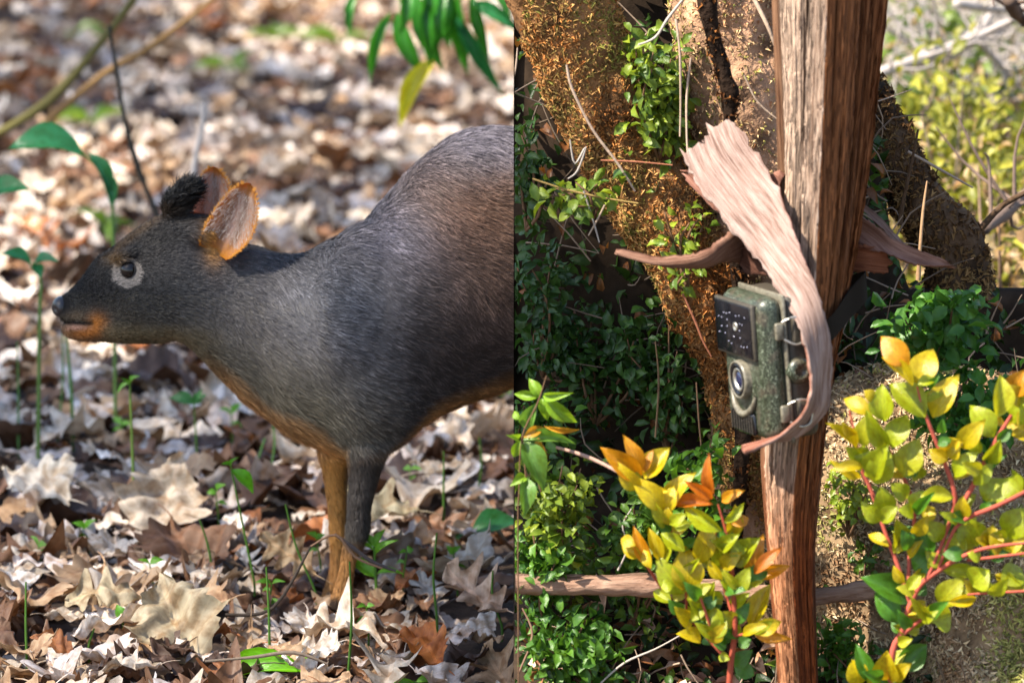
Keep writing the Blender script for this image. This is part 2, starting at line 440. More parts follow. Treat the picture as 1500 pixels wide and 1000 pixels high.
# ------------------------------------------------------------------ the deer
YD = 4.80
def yd(px):
    return YD + 0.16 * max(0.0, (px - 560) / 600.0)
def build_deer():
    S = [  # top px, bottom px, half width m
        ((81, 441), (85, 461), .008), ((91, 431), (92, 474), .016), ((104, 423), (102, 487), .021), ((122, 402), (122, 497), .026),
        ((140, 377), (162, 500), .034), ((163, 363), (203, 501), .044), ((193, 340), (236, 500), .052), ((225, 319), (263, 496), .057),
        ((262, 314), (287, 512), .058), ((300, 328), (312, 538), .058), ((335, 352), (347, 573), .060), ((367, 362), (386, 602), .064),
        ((400, 373), (420, 629), .072), ((437, 375), (460, 648), .083), ((478, 358), (500, 662), .096), ((525, 335), (535, 672), .106),
        ((570, 288), (575, 654), .113), ((610, 245), (615, 620), .118), ((660, 206), (660, 594), .121), ((705, 191), (715, 574), .122),
        ((750, 191), (760, 557), .122), ((820, 198), (825, 545), .120), ((890, 220), (890, 550), .115), ((950, 255), (955, 560), .105),
        ((1000, 305), (1000, 540), .085), ((1030, 370), (1025, 480), .05), ((1040, 420), (1040, 440), .01)]
    A = np.array([[*W(t[0], t[1], yd(t[0])), *W(b[0], b[1], yd(b[0])), w] for t, b, w in S])
    A = catmull(A, 140)
    nth = 40; th = np.linspace(0, 2 * np.pi, nth, endpoint=False)
    top, bot, w = A[:, :3], A[:, 3:6], np.maximum(A[:, 6], .004)
    c = (top + bot) / 2; a = (top - bot) / 2
    px_c, _ = to_px(c)
    # heads and necks are narrower above, trunk a little fuller below
    prof = 1 - 0.22 * np.cos(th)[None, :] * np.clip((420 - px_c) / 250, 0, 1)[:, None] - 0.06 * np.cos(th)[None, :]
    V = c[:, None] + a[:, None] * np.cos(th)[None, :, None]
    V[:, :, 1] += w[:, None] * np.sin(th)[None, :] * prof
    V = V.reshape(-1, 3)
    Q = grid_faces(140, nth)
    k = len(V); V = np.vstack([V, c[:1], c[-1:]])
    caps = np.array([[(j + 1) % nth, j, k, k] for j in range(nth)] + [[139 * nth + j, 139 * nth + (j + 1) % nth, k + 1, k + 1] for j in range(nth)])
    parts = [(V, tri(np.vstack([Q, caps])))]
    def leg(sec, Y, n=60):
        B = catmull(np.array([[*W(x0, y0, Y + dy), *W(x1, y1, Y + dy), w] for (x0, y0), (x1, y1), w, dy in sec]), n)
        f, b_, w = B[:, :3], B[:, 3:6], B[:, 6]
        c = (f + b_) / 2; a = (f - b_) / 2
        V = c[:, None] + a[:, None] * np.cos(th)[None, :, None]; V[:, :, 1] += w[:, None] * np.sin(th)[None, :]
        V = V.reshape(-1, 3); k = len(V); V = np.vstack([V, c[:1], c[-1:]])
        caps = np.array([[(j + 1) % nth, j, k, k] for j in range(nth)] + [[(n - 1) * nth + j, (n - 1) * nth + (j + 1) % nth, k + 1, k + 1] for j in range(nth)])
        return V, tri(np.vstack([grid_faces(n, nth), caps]))
    near = [((490, 570), (600, 560), .045, .02), ((500, 640), (572, 645), .038, 0), ((512, 690), (556, 692), .027, 0), ((510, 740), (543, 742), .019, 0),
            ((506, 778), (540, 780), .019, 0), ((501, 812), (524, 814), .012, 0), ((496, 842), (517, 844), .011, 0), ((488, 868), (516, 870), .014, 0), ((478, 893), (518, 895), .017, 0)]
    parts.append(leg(near, YD - 0.045))
    far = [((468, 600), (560, 600), .040, -.01), ((468, 650), (525, 650), .034, 0), ((474, 690), (510, 690), .024, 0), ((481, 740), (507, 740), .017, 0),
           ((483, 778), (509, 778), .017, 0), ((485, 818), (505, 818), .012, 0), ((480, 848), (505, 848), .014, 0), ((474, 866), (506, 868), .016, 0), ((468, 880), (504, 882), .017, 0)]
    parts.append(leg(far, YD + 0.05))
    for Y in (YD + 0.05, YD + 0.19):   # hind legs: knee against the belly, hock pointing back
        hind = [((850, 420), (1015, 400), .06, 0), ((855, 520), (985, 520), .055, 0), ((880, 600), (975, 590), .042, 0), ((925, 660), (990, 640), .028, 0),
                ((950, 700), (1005, 690), .020, 0), ((952, 760), (985, 760), .015, 0), ((948, 810), (976, 810), .014, 0), ((940, 850), (975, 850), .016, 0), ((930, 868), (972, 870), .017, 0)]
        parts.append(leg(hind, Y))
    # pedicle tuft on the crown
    def ball(c, r, tilt=0.0, nu=14, nv=20):
        u = np.linspace(0.05, np.pi - 0.05, nu); v = np.linspace(0, 2 * np.pi, nv, endpoint=False)
        P = np.stack([np.sin(u)[:, None] * np.cos(v)[None], np.sin(u)[:, None] * np.sin(v)[None], np.cos(u)[:, None] * np.ones(nv)[None]], -1).reshape(-1, 3) * np.array(r)
        ca, sa = math.cos(tilt), math.sin(tilt)
        P = np.stack([P[:, 0] * ca + P[:, 2] * sa, P[:, 1], -P[:, 0] * sa + P[:, 2] * ca], -1) + np.array(c)
        Q = grid_faces(nu, nv); k = len(P); P = np.vstack([P, P[:nv].mean(0)[None], P[-nv:].mean(0)[None]])
        caps = np.array([[(j + 1) % nv, j, k] for j in range(nv)] + [[(nu - 1) * nv + j, (nu - 1) * nv + (j + 1) % nv, k + 1] for j in range(nv)])
        return P, np.vstack([tri(Q), caps])
    parts.append(ball(W(258, 300, YD - .010), (.016, .019, .020), 0.7))
    parts.append(ball(W(272, 284, YD - .010), (.012, .014, .022), 0.9))
    parts.append(ball(W(285, 338, YD - .008), (.034, .036, .018)))
    parts.append(ball(W(215, 440, YD - .012), (.050, .044, .035)))      # cheek
    parts.append(ball(W(530, 480, YD - .020), (.085, .088, .13), 0.3))  # shoulder
    # lower lip and chin
    parts.append(ball(W(118, 487, YD), (.026, .017, .010), 0.15))
    parts.append(ball(W(184, 372, YD - .025), (.018, .020, .006), -0.5))   # brow
    V, Fc = join(parts)
    raw = mesh_np('deer_raw', V, Fc)
    tmp = link('deer_raw', raw)
    md = tmp.modifiers.new('r', 'REMESH'); md.mode = 'VOXEL'; md.voxel_size = 0.0038
    sm = tmp.modifiers.new('s', 'SMOOTH'); sm.iterations = 16; sm.factor = 0.5
    dg = bpy.context.evaluated_depsgraph_get()
    body = bpy.data.meshes.new_from_object(tmp.evaluated_get(dg))
    bpy.data.objects.remove(tmp); bpy.data.meshes.remove(raw)
    n = len(body.vertices); V = np.empty(n * 3, np.float32); body.vertices.foreach_get('co', V); V = V.reshape(-1, 3).astype(float)
    nr = np.empty(n * 3, np.float32); body.vertex_normals.foreach_get('vector', nr); nr = nr.reshape(-1, 3)
    # mouth slit
    px, py = to_px(V)
    def sd(x0, y0, x1, y1, px, py):
        t = np.clip(((px - x0) * (x1 - x0) + (py - y0) * (y1 - y0)) / ((x1 - x0) ** 2 + (y1 - y0) ** 2), 0, 1)
        return np.hypot(px - x0 - t * (x1 - x0), py - y0 - t * (y1 - y0))
    dm = sd(86, 472, 134, 474, px, py)
    V -= nr * (0.0045 * np.exp(-(dm / 3.5) ** 2))[:, None]
    px, py = to_px(V)
    def zone(V, px, py, nrm):
        """coat colour: own markings, plus a sky sheen painted on the back"""
        nz = fbm(V, 14, 3, 2)
        C = np.tile(np.array([0.050, 0.046, 0.047]), (len(V), 1))
        def mix(c, f):
            f = np.clip(f, 0, 1)[:, None]; C[:] = C * (1 - f) + np.array(c) * f
        g = lambda x, y, rx, ry: np.exp(-((px - x) / rx) ** 2 - ((py - y) / ry) ** 2)
        mix((.085, .072, .048), 0.8 * np.clip((py - 440 - (px - 250) * 0.30) / 90, 0, 1) * np.clip((600 - px) / 120, 0, 1))     # olive throat and chest
        mix((.075, .078, .09), 0.5 * g(480, 430, 90, 60))
        mix((.034, .026, .023), 0.7 * g(620, 510, 70, 95))
        mix((.105, .056, .036), .8 * g(690, 300, 110, 75) + 0.55 * g(730, 430, 100, 110))
        mix((.085, .078, .095), 0.9 * g(700, 215, 90, 40) + 0.7 * g(560, 340, 60, 50))  # bluish sky light on back and shoulder, painted into the coat
        mix((.075, .045, .030), 0.5 * g(740, 380, 60, 120))
        # orange belly line, chest point and legs
        belly = np.interp(px, [300, 400, 460, 500, 575, 620, 660, 720, 800, 1050], [535, 612, 640, 690, 665, 610, 590, 566, 545, 545])
        mix((.30, .15, .055), 0.9 * np.clip((py - belly + 26) / 24, 0, 1) * (px > 270) * (py < 700))
        mix((.40, .185, .045), 1.0 * np.clip((py - 640) / 35, 0, 1) * np.clip((512 - (py - 640) * .02 - px) / 9, 0, 1))
        mix((.055, .045, .038), 1.0 * np.clip((py - 640) / 30, 0, 1) * np.clip((px - 505) / 8, 0, 1) * np.clip((800 - py) / 40, 0, 1) * (px < 700))
        mix((.38, .18, .055), np.clip((py - 785) / 30, 0, 1) * (px < 700))
        mix((.05, .032, .022), np.clip((py - 866) / 8, 0, 1) * (px < 700))
        # face
        mix((.014, .014, .016), 0.95 * np.clip((232 - px) / 60, 0, 1) * np.clip((455 - py) / 30, 0, 1))
        mix((.030, .031, .032), 0.6 * g(230, 430, 70, 40)); mix((.016, .014, .013), .8 * g(240, 345, 45, 26))
        mix((.014, .013, .014), g(130, 420, 35, 25))
        mix((.13, .075, .03), 0.6 * np.exp(-((py - (352 - (px - 185) * .75)) / 9) ** 2) * (px > 165) * (px < 262))
        mix((.15, .135, .125), 0.95 * (g(183, 400, 24, 24) > 0.42) * (px < 212))
        mix((.16, .09, .03), 0.8 * g(168, 380, 16, 9))
        mix((.004, .0035, .0035), 1.6 * g(264, 284, 36, 32) * (py < 320))
        mix((.02, .015, .012), 0.7 * g(275, 322, 28, 14))
        mix((.34, .16, .04), 1.1 * g(304, 352, 15, 30))
        mix((.42, .15, .03), 1.0 * g(140, 472, 13, 13) + .9 * g(122, 488, 24, 9) * (py > 474))
        mix((.15, .10, .06), 0.8 * g(108, 462, 14, 7))
        mix((.13, .10, .055), 0.8 * np.clip((py - 470) / 18, 0, 1) * np.clip((px - 140) / 15, 0, 1) * np.clip((330 - px) / 60, 0, 1))
        mix((.40, .22, .16), 0.9 * g(110, 479, 16, 4))
        mix((.010, .008, .008), np.exp(-(sd(88, 472, 133, 474, px, py) / 3.2) ** 2))
        mix((.012, .012, .014), g(90, 450, 13, 16))
        fd = np.clip((330 - px) / 110, 0, 1) * np.clip((480 - py) / 40, 0, 1) * (g(183, 400, 24, 24) < .42)
        return C * ((1.38 - .78 * fd) * (1 + .28 * nz))[:, None]
    Cb = zone(V, px, py, nr)
    base = G(505, 880); root_loc = np.array([base.x, YD, 0.0])
    root = empty('pudu_deer', tuple(root_loc), 'small dark grey brown deer with rounded orange ears standing on dry leaves', 'deer')
    body.vertices.foreach_set('co', (V - root_loc).astype(np.float32).ravel())
    a = body.attributes.new('col', 'FLOAT_COLOR', 'POINT'); c4 = np.ones((n, 4), np.float32); c4[:, :3] = Cb * 0.75; a.data.foreach_set('color', c4.ravel())
    body.polygons.foreach_set('use_smooth', np.ones(len(body.polygons), bool)); body.update()
    body.materials.clear()
    link('body', body, attr_mat('hide', 0.8, 0.1, 400, 0.3), root)
    # fur: short tapered strands that lie along the body
    body.calc_loop_triangles()
    T = np.empty(len(body.loop_triangles) * 3, np.int32); body.loop_triangles.foreach_get('vertices', T); T = T.reshape(-1, 3)
    r2 = np.random.default_rng(5)
    P, _, k = sample_surface(V, T, 420000, r2)
    Nn = unit(nr[T[k, 0]] + nr[T[k, 1]] + nr[T[k, 2]])
    px, py = to_px(P)
    keep = (Nn[:, 1] < 0.35) & (px < 860) & (py < 872)
    keep &= ~((np.hypot((px - 89) / 12, (py - 450) / 15) < 1) | (np.hypot(px - 188, py - 395) < 14) & (Nn[:, 1] < 0))
    P, Nn, px, py = P[keep], Nn[keep], px[keep], py[keep]
    m = len(P)
    flow = np.zeros((m, 3))
    hd = np.clip((330 - px) / 80, 0, 1)
    lg = np.clip((py - 640) / 40, 0, 1) * (px < 640)
    flow += np.array([1.0, 0, 0.10]) * hd[:, None]
    flow += np.array([0.95, 0, -0.42]) * (1 - hd)[:, None]
    flow = flow * (1 - lg)[:, None] + np.array([0.15, 0, -1.0]) * lg[:, None]
    tuft = np.exp(-((px - 262) / 34) ** 2 - ((py - 285) / 30) ** 2)
    flow = flow * (1 - np.clip(tuft * 1.3, 0, 1))[:, None] + np.array([0.7, 0, 0.9]) * np.clip(tuft * 1.3, 0, 1)[:, None]
    sw = np.stack([vnoise(P, 22, 41), vnoise(P, 22, 42), vnoise(P, 22, 43)], -1)
    flow += 0.5 * sw + r2.normal(0, 0.16, (m, 3)) + tuft[:, None] * r2.normal(0, .5, (m, 3))
    flow -= Nn * (flow * Nn).sum(1)[:, None]; flow = unit(flow)
    ln = np.where(px < 250, 0.0065, np.where(px < 340, 0.011, 0.020))
    ln = ln * (1 - lg) + 0.009 * lg
    ln = np.where(px < 150, 0.0045, ln); ln += tuft * 0.011
    ln *= r2.uniform(0.6, 1.3, m)
    clump = 0.5 + 0.5 * vnoise(P, 55, 44)
    lift = 0.20 + 0.22 * r2.random(m) + 0.15 * clump + 0.25 * tuft
    wd = 0.00050 * r2.uniform(0.7, 1.3, m)
    side = unit(np.cross(flow, Nn))
    # ribbons tilt at random so that light catches them unevenly
    side = unit(side + Nn * r2.normal(0, .35, m)[:, None])
    p0 = P - Nn * 0.0008
    p1 = P + (flow * 0.55 + Nn * (lift * 0.42)[:, None]) * ln[:, None]
    p2 = P + (flow * 1.0 + Nn * (lift * 0.48)[:, None]) * ln[:, None] - np.array([0, 0, 0.08]) * ln[:, None]
    Vs = np.stack([p0 - side * wd[:, None], p0 + side * wd[:, None], p1 - side * wd[:, None] * .75, p1 + side * wd[:, None] * .75, p2], 1)
    Cs = zone(P, px, py, Nn)
    tip = r2.random(m)
    body_f = np.clip((px - 240) / 80, 0, 1) * (1 - lg)
    streak = (vnoise(P * np.array([1, 1, 1.0]) + flow * .02, 90, 46) > .15)
    body_f = body_f * np.clip(1 - 1.6 * tuft, 0, 1); streak = streak & (tuft < .2)
    tipc = Cs * (0.7 + (0.3 + 3.2 * (tip > 0.76) * body_f + 0.9 * streak * body_f + 0.7 * (tip > .85))[:, None])
    gold = (tip > 0.5) & (px < 470) & (py > 430) & (py < 640)
    tipc[gold] = tipc[gold] * 0.5 + np.array([.19, .16, .10]) * 0.5
    Cv = np.stack([Cs * .5, Cs * .5, Cs * .95, Cs * .95, tipc], 1)
    ft = np.array([[0, 1, 3], [0, 3, 2], [2, 3, 4]])
    Fs = (ft[None] + (np.arange(m) * 5)[:, None, None]).reshape(-1, 3)
    mf, nt, b = new_mat('fur_strands')
    nt.links.new(attr(nt, 'col'), b.inputs['Base Color']); b.inputs['Roughness'].default_value = 0.55; b.inputs['Specular IOR Level'].default_value = 0.22
    fo = link('fur', mesh_np('fur', (Vs.reshape(-1, 3) - root_loc), Fs, Cv.reshape(-1, 3), smooth=False), mf, root)
    tag(fo, kind='stuff')
    # eyes, found on the surface
    bvh = BVHTree.FromPolygons([tuple(v) for v in V], [tuple(t) for t in T])
    o = Vector((0, 0, H)); d = (W(188, 395, YD) - o).normalized()
    hit, hn, _, _ = bvh.ray_cast(o, d)
    M_eye, nt, b = new_mat('eye'); b.inputs['Base Color'].default_value = (0.006, 0.005, 0.005, 1); b.inputs['Roughness'].default_value = 0.03; b.inputs['Specular IOR Level'].default_value = 0.35
    M_lid = plain_mat('eyelid', (.012, .010, .010), .5)
    far_hit, fn, _, _ = bvh.ray_cast(hit + Vector((0, .5, 0)), Vector((0, -1, 0)))
    for hh, nn in ((hit, hn), (far_hit, fn)):
        v, f = ball(np.array(hh) - np.array(nn) * 0.0030 - root_loc, (.0108, .0108, .0108), 0, 20, 28)
        e = link('eye', mesh_np('eye', v, f), M_eye, root)
        q = nn.to_track_quat('Z', 'Y'); ring = []
        for i in range(28):
            t = 2 * math.pi * i / 28; ring.append(np.array(hh) + np.array(nn) * .0002 + np.array(q @ Vector((math.cos(t) * .0098, math.sin(t) * .0088, 0))) - root_loc)
        rv = []; rf = []
        for i, p in enumerate(ring):
            tdir = unit(ring[(i + 1) % 28] - ring[i - 1]); aa = np.array(nn); bb = np.cross(tdir, aa)
            for j in range(6):
                t = 2 * math.pi * j / 6; rv.append(p + .0014 * (math.cos(t) * aa + math.sin(t) * bb))
        rq = [[i * 6 + j, i * 6 + (j + 1) % 6, ((i + 1) % 28) * 6 + (j + 1) % 6, ((i + 1) % 28) * 6 + j] for i in range(28) for j in range(6)]
        link('eyelid', mesh_np('eyelid', np.array(rv), np.array(rq)), M_lid, e)
    # nose pad with nostrils
    c = W(90, 449, YD)
    v, f = ball((0, 0, 0), (.0115, .016, .013), 0.15, 24, 32)
    for sy in (-1, 1):
        dd = np.linalg.norm(v - np.array([-.006, sy * .011, -.001]), axis=1); v -= unit(v) * (0.0045 * np.exp(-(dd / .004) ** 2))[:, None]
    M_nose, nt, b = new_mat('nose_skin'); b.inputs['Base Color'].default_value = (0.016, 0.015, 0.018, 1); b.inputs['Roughness'].default_value = 0.28
    bump(nt, b, noise(nt, 900, 3, obj_co(nt)), .4, .0008)
    link('nose', mesh_np('nose', v + np.array(c) - root_loc, f), M_nose, root)
    # ears
    M_ear = leaf_mat('ear', 0.6, 0.7, 'attr', 0.1, (.85, .8, .75), 120, (1.1, .8, .5))
    def ear(base, tip_, wpx, Y, open_y, bend, seedv):
        b0 = np.array(W(*base, Y)); t0 = np.array(W(*tip_, Y + 0.012)); ax = t0 - b0; L = np.linalg.norm(ax); y = ax / L
        nrm = unit(np.array([-0.25, -1.0, 0.05]) if open_y else np.array([0.2, -1, 0.1])); x = unit(np.cross(y, nrm)); z = np.cross(x, y)
        wm = wpx / 1230.0
        nu, nv = 22, 15
        VV, CC = [], []
        for s in (1, -1):          # inner face, outer face
            for i in range(nu):
                t = i / (nu - 1)
                wv = wm * 0.5 * (np.sqrt(max(0, math.sin(math.pi * min(1, (0.16 + 0.84 * t)) ** 0.95))) ** 1.1)
                for j in range(nv):
                    q = j / (nv - 1) * 2 - 1
                    bowl = -(1 - q * q) * wm * 0.34 * (1 - 0.55 * t) 
                    rim = (abs(q) ** 6)
                    p = b0 + y * (t * L) + x * (q * wv + bend * math.sin(t * math.pi) * wm) + z * (bowl - (0.0 if s == 1 else 0.0022))
                    VV.append(p)
                    edge = max(abs(q) ** 2.0, (t - 0.78) / 0.22 if t > .78 else 0, 1 - t / .30 if t < .30 else 0)
                    inner = np.array([.56, .42, .36]) * (0.8 + 0.3 * math.sin(q * 9 + t * 5)); rimc = np.array([.66, .27, .03]); back = np.array([.40, .17, .04])
                    CC.append((inner * (1 - min(1, edge)) + rimc * min(1, edge)) if s == 1 else back)
        VV = np.array(VV); CC = np.array(CC); g = grid_faces(nu, nv, wrap=False); g2 = g[:, ::-1] + nu * nv
        border = [j for j in range(nv)] + [i * nv + nv - 1 for i in range(1, nu)] + [(nu - 1) * nv + j for j in range(nv - 2, -1, -1)] + [i * nv for i in range(nu - 2, 0, -1)]
        st = np.array([[border[i], border[(i + 1) % len(border)], border[(i + 1) % len(border)] + nu * nv, border[i] + nu * nv] for i in range(len(border))])
        e = link('ear', mesh_np('ear', VV - root_loc, np.vstack([g, g2, st]), CC), M_ear, root)
        # ear hair
        r3 = np.random.default_rng(seedv)
        rows = []
        ri = r3.integers(1, nu - 1, 2600); rj = r3.integers(0, nv, 2600); ed = r3.random(2600) < 0.5; rj[ed] = r3.choice([0, nv - 1], ed.sum())
        idx = ri * nv + rj; p = VV[idx] + r3.normal(0, .0009, (2600, 3)); q = rj / (nv - 1) * 2 - 1
        dirs = unit(y[None] * 1.0 + x[None] * (-q * 0.6)[:, None] * (~ed)[:, None] + x[None] * (q * 0.5)[:, None] * ed[:, None] + z[None] * 0.25 + r3.normal(0, .25, (2600, 3)))
        ed2 = ed | (ri > nu - 5) | (ri < 4); ln = np.where(ed2, .0032, .008) * r3.uniform(.6, 1.3, 2600)
        sd_ = unit(np.cross(dirs, z[None])) * 0.00022
        Vh = np.stack([p - sd_, p + sd_, p + dirs * ln[:, None]], 1).reshape(-1, 3)
        ch = np.where(ed2[:, None], np.array([.58, .25, .04]), np.array([.52, .42, .35])); Ch = np.repeat(ch, 3, 0)
        tag(link('ear_hair', mesh_np('ear_hair', Vh - root_loc, np.arange(len(Vh)).reshape(-1, 3), Ch, smooth=False), mf, e), kind='stuff')
    ear((311, 370), (365, 268), 66, YD - 0.048, True, 0.10, 1)
    ear((296, 330), (314, 244), 58, YD + 0.035, False, 0.12, 2)
build_deer()
# ------------------------------------------------------------------ leaf litter round the deer
def lobed_leaf(seed, kind, fine=False):
    """oak or maple leaf, length 1: midrib strip with lobed margins, curled"""
    r = np.random.default_rng(seed)
    if kind == 'oak':
        n = 31 if fine else 15; t = np.linspace(0, 1, n)
        env = np.sin(np.pi * np.clip(t, 0, 1) ** 1.25) ** 0.7 * 0.36
        lob = 0.62 + 0.38 * np.cos(t * 2 * np.pi * r.uniform(3.3, 4.2) + r.uniform(0, 1))
        w = env * lob + 0.012
    elif kind == 'beech':
        n = 21 if fine else 11; t = np.linspace(0, 1, n)
        w = np.sin(np.pi * t ** 0.9) * r.uniform(.22, .32) + 0.01 + .012 * np.cos(t * 40)
    else:
        n = 37 if fine else 17; t = np.linspace(0, 1, n)
        key_t = [0, .10, .16, .22, .30, .36, .42, .50, .55, .62, .70, .78, .84, .90, 1]
        key_w = [.01, .06, .27, .24, .40, .36, .50, .36, .28, .40, .22, .24, .15, .11, .01]
        w = np.interp(t, key_t, key_w) * r.uniform(.85, 1.1)
        if fine: w = w * .75 + .25 * np.convolve(np.pad(w, 2, mode='edge'), np.ones(5) / 5, 'valid') + .010 * np.cos(t * 95)
    fold = r.uniform(-0.25, 0.7); curl = r.uniform(-0.5, 0.6); tw = r.uniform(-0.7, 0.7); roll = r.uniform(-1.0, 1.6)
    cols = [-1, -0.85, -0.62, -.4, -0.2, 0, 0.2, .4, 0.62, .85, 1] if fine else [-1, -0.62, -0.25, 0, 0.25, 0.62, 1]
    nc = len(cols); md = nc // 2; jit = r.uniform(.88, 1.1, n)
    V = []; XS = []; YS = []
    ph = r.uniform(0, 6, 4)
    for i in range(n):
        for c in cols:
            off = w[i] * (1 if c < 0 else jit[i])
            x = c * off; y = t[i] - 0.06 * abs(c) * (1 if kind == 'maple' else -.4)
            z = fold * abs(x) + curl * (t[i] - .5) ** 2 + tw * x * (t[i] - .5) + roll * x * x + 0.05 * math.sin(11 * t[i] + ph[0] + 5 * c) * abs(c) + .035 * math.sin(17 * x + ph[1] + 6 * t[i]) + .03 * math.sin(23 * t[i] - 14 * x + ph[2])
            V.append((x, y - .5, z)); XS.append(x); YS.append(y)
    V = np.array(V); V[:, 2] -= np.percentile(V[:, 2], 20)
    if fine:
        V[:, 2] += .045 * fbm(V * np.array([1, 1, 0]), 5, 3, seed + 50) + .30 * np.clip(np.hypot(V[:, 0] * 1.3, V[:, 1]) - .38, 0, 1) * r.uniform(-.6, 1.0)
    Q = grid_faces(n, nc, wrap=False)
    # petiole
    V2, Q2 = tube([(0, -.5, V[md, 2]), (0.01, -.62, V[md, 2] + .03), (0.03, -.78, V[md, 2] + .02)], [.009, .007, .006], 4, 4)
    LF = np.vstack([np.stack([np.array(XS) , np.array(YS), np.zeros(len(XS))], -1), np.zeros((len(V2), 3))])
    return np.vstack([V, V2]), np.vstack([tri(Q), tri(Q2) + len(V)]), LF
LEAVES = [lobed_leaf(s, k) for s, k in enumerate(['oak', 'maple', 'oak', 'beech', 'maple', 'oak', 'beech', 'maple', 'oak', 'oak', 'beech', 'oak'])]
FINE = [lobed_leaf(s, k, True) for s, k in enumerate(['oak', 'maple', 'oak', 'beech', 'maple', 'oak', 'beech', 'maple', 'oak', 'oak', 'beech', 'oak'])]
KIND = ['oak', 'maple', 'oak', 'beech', 'maple', 'oak', 'beech', 'maple', 'oak', 'oak', 'beech', 'oak']
PAL = [('pale beige', (.56, .49, .41), .32), ('tan', (.40, .27, .16), .20), ('pinkish grey', (.52, .46, .43), .20), ('brown', (.22, .115, .06), .20), ('dark brown', (.075, .042, .028), .10), ('rusty orange', (.36, .14, .045), .05), ('bleached whitish', (.76, .71, .66), .18)]
def rot_leaf(r, flat=0.5):
    yaw = r.uniform(0, 2 * math.pi); tilt = abs(r.normal(0, flat)); ax = r.uniform(0, 2 * math.pi)
    q = Matrix.Rotation(tilt, 3, Vector((math.cos(ax), math.sin(ax), 0))) @ Matrix.Rotation(yaw, 3, 'Z')
    if r.random() < .3: q = q @ Matrix.Rotation(math.pi, 3, 'Y')
    return q
MARKS = [(G(500, 890), 'beside the hooves of the deer'), (G(198, 762), 'by the tall shoot with curled tip'), (G(255, 925), 'around the large mottled olive leaf'), (G(620, 965), 'around the shiny rust orange leaf'), (G(420, 985), 'near the broad lime leaf'), (G(640, 760), 'behind the leafy seedling and cream leaf'), (G(50, 725), 'by the large bleached leaf'), (G(40, 985), 'by the lone upright shoot at the edge'), (G(730, 880), 'against the foot of the earth bank'), (G(380, 720), 'under the chest of the deer'), (G(290, 690), 'by the short teal leaved shoot'), (G(110, 640), 'around the shoots below the muzzle'), (G(372, 850), 'by the bent shoot with drooping leaf')]
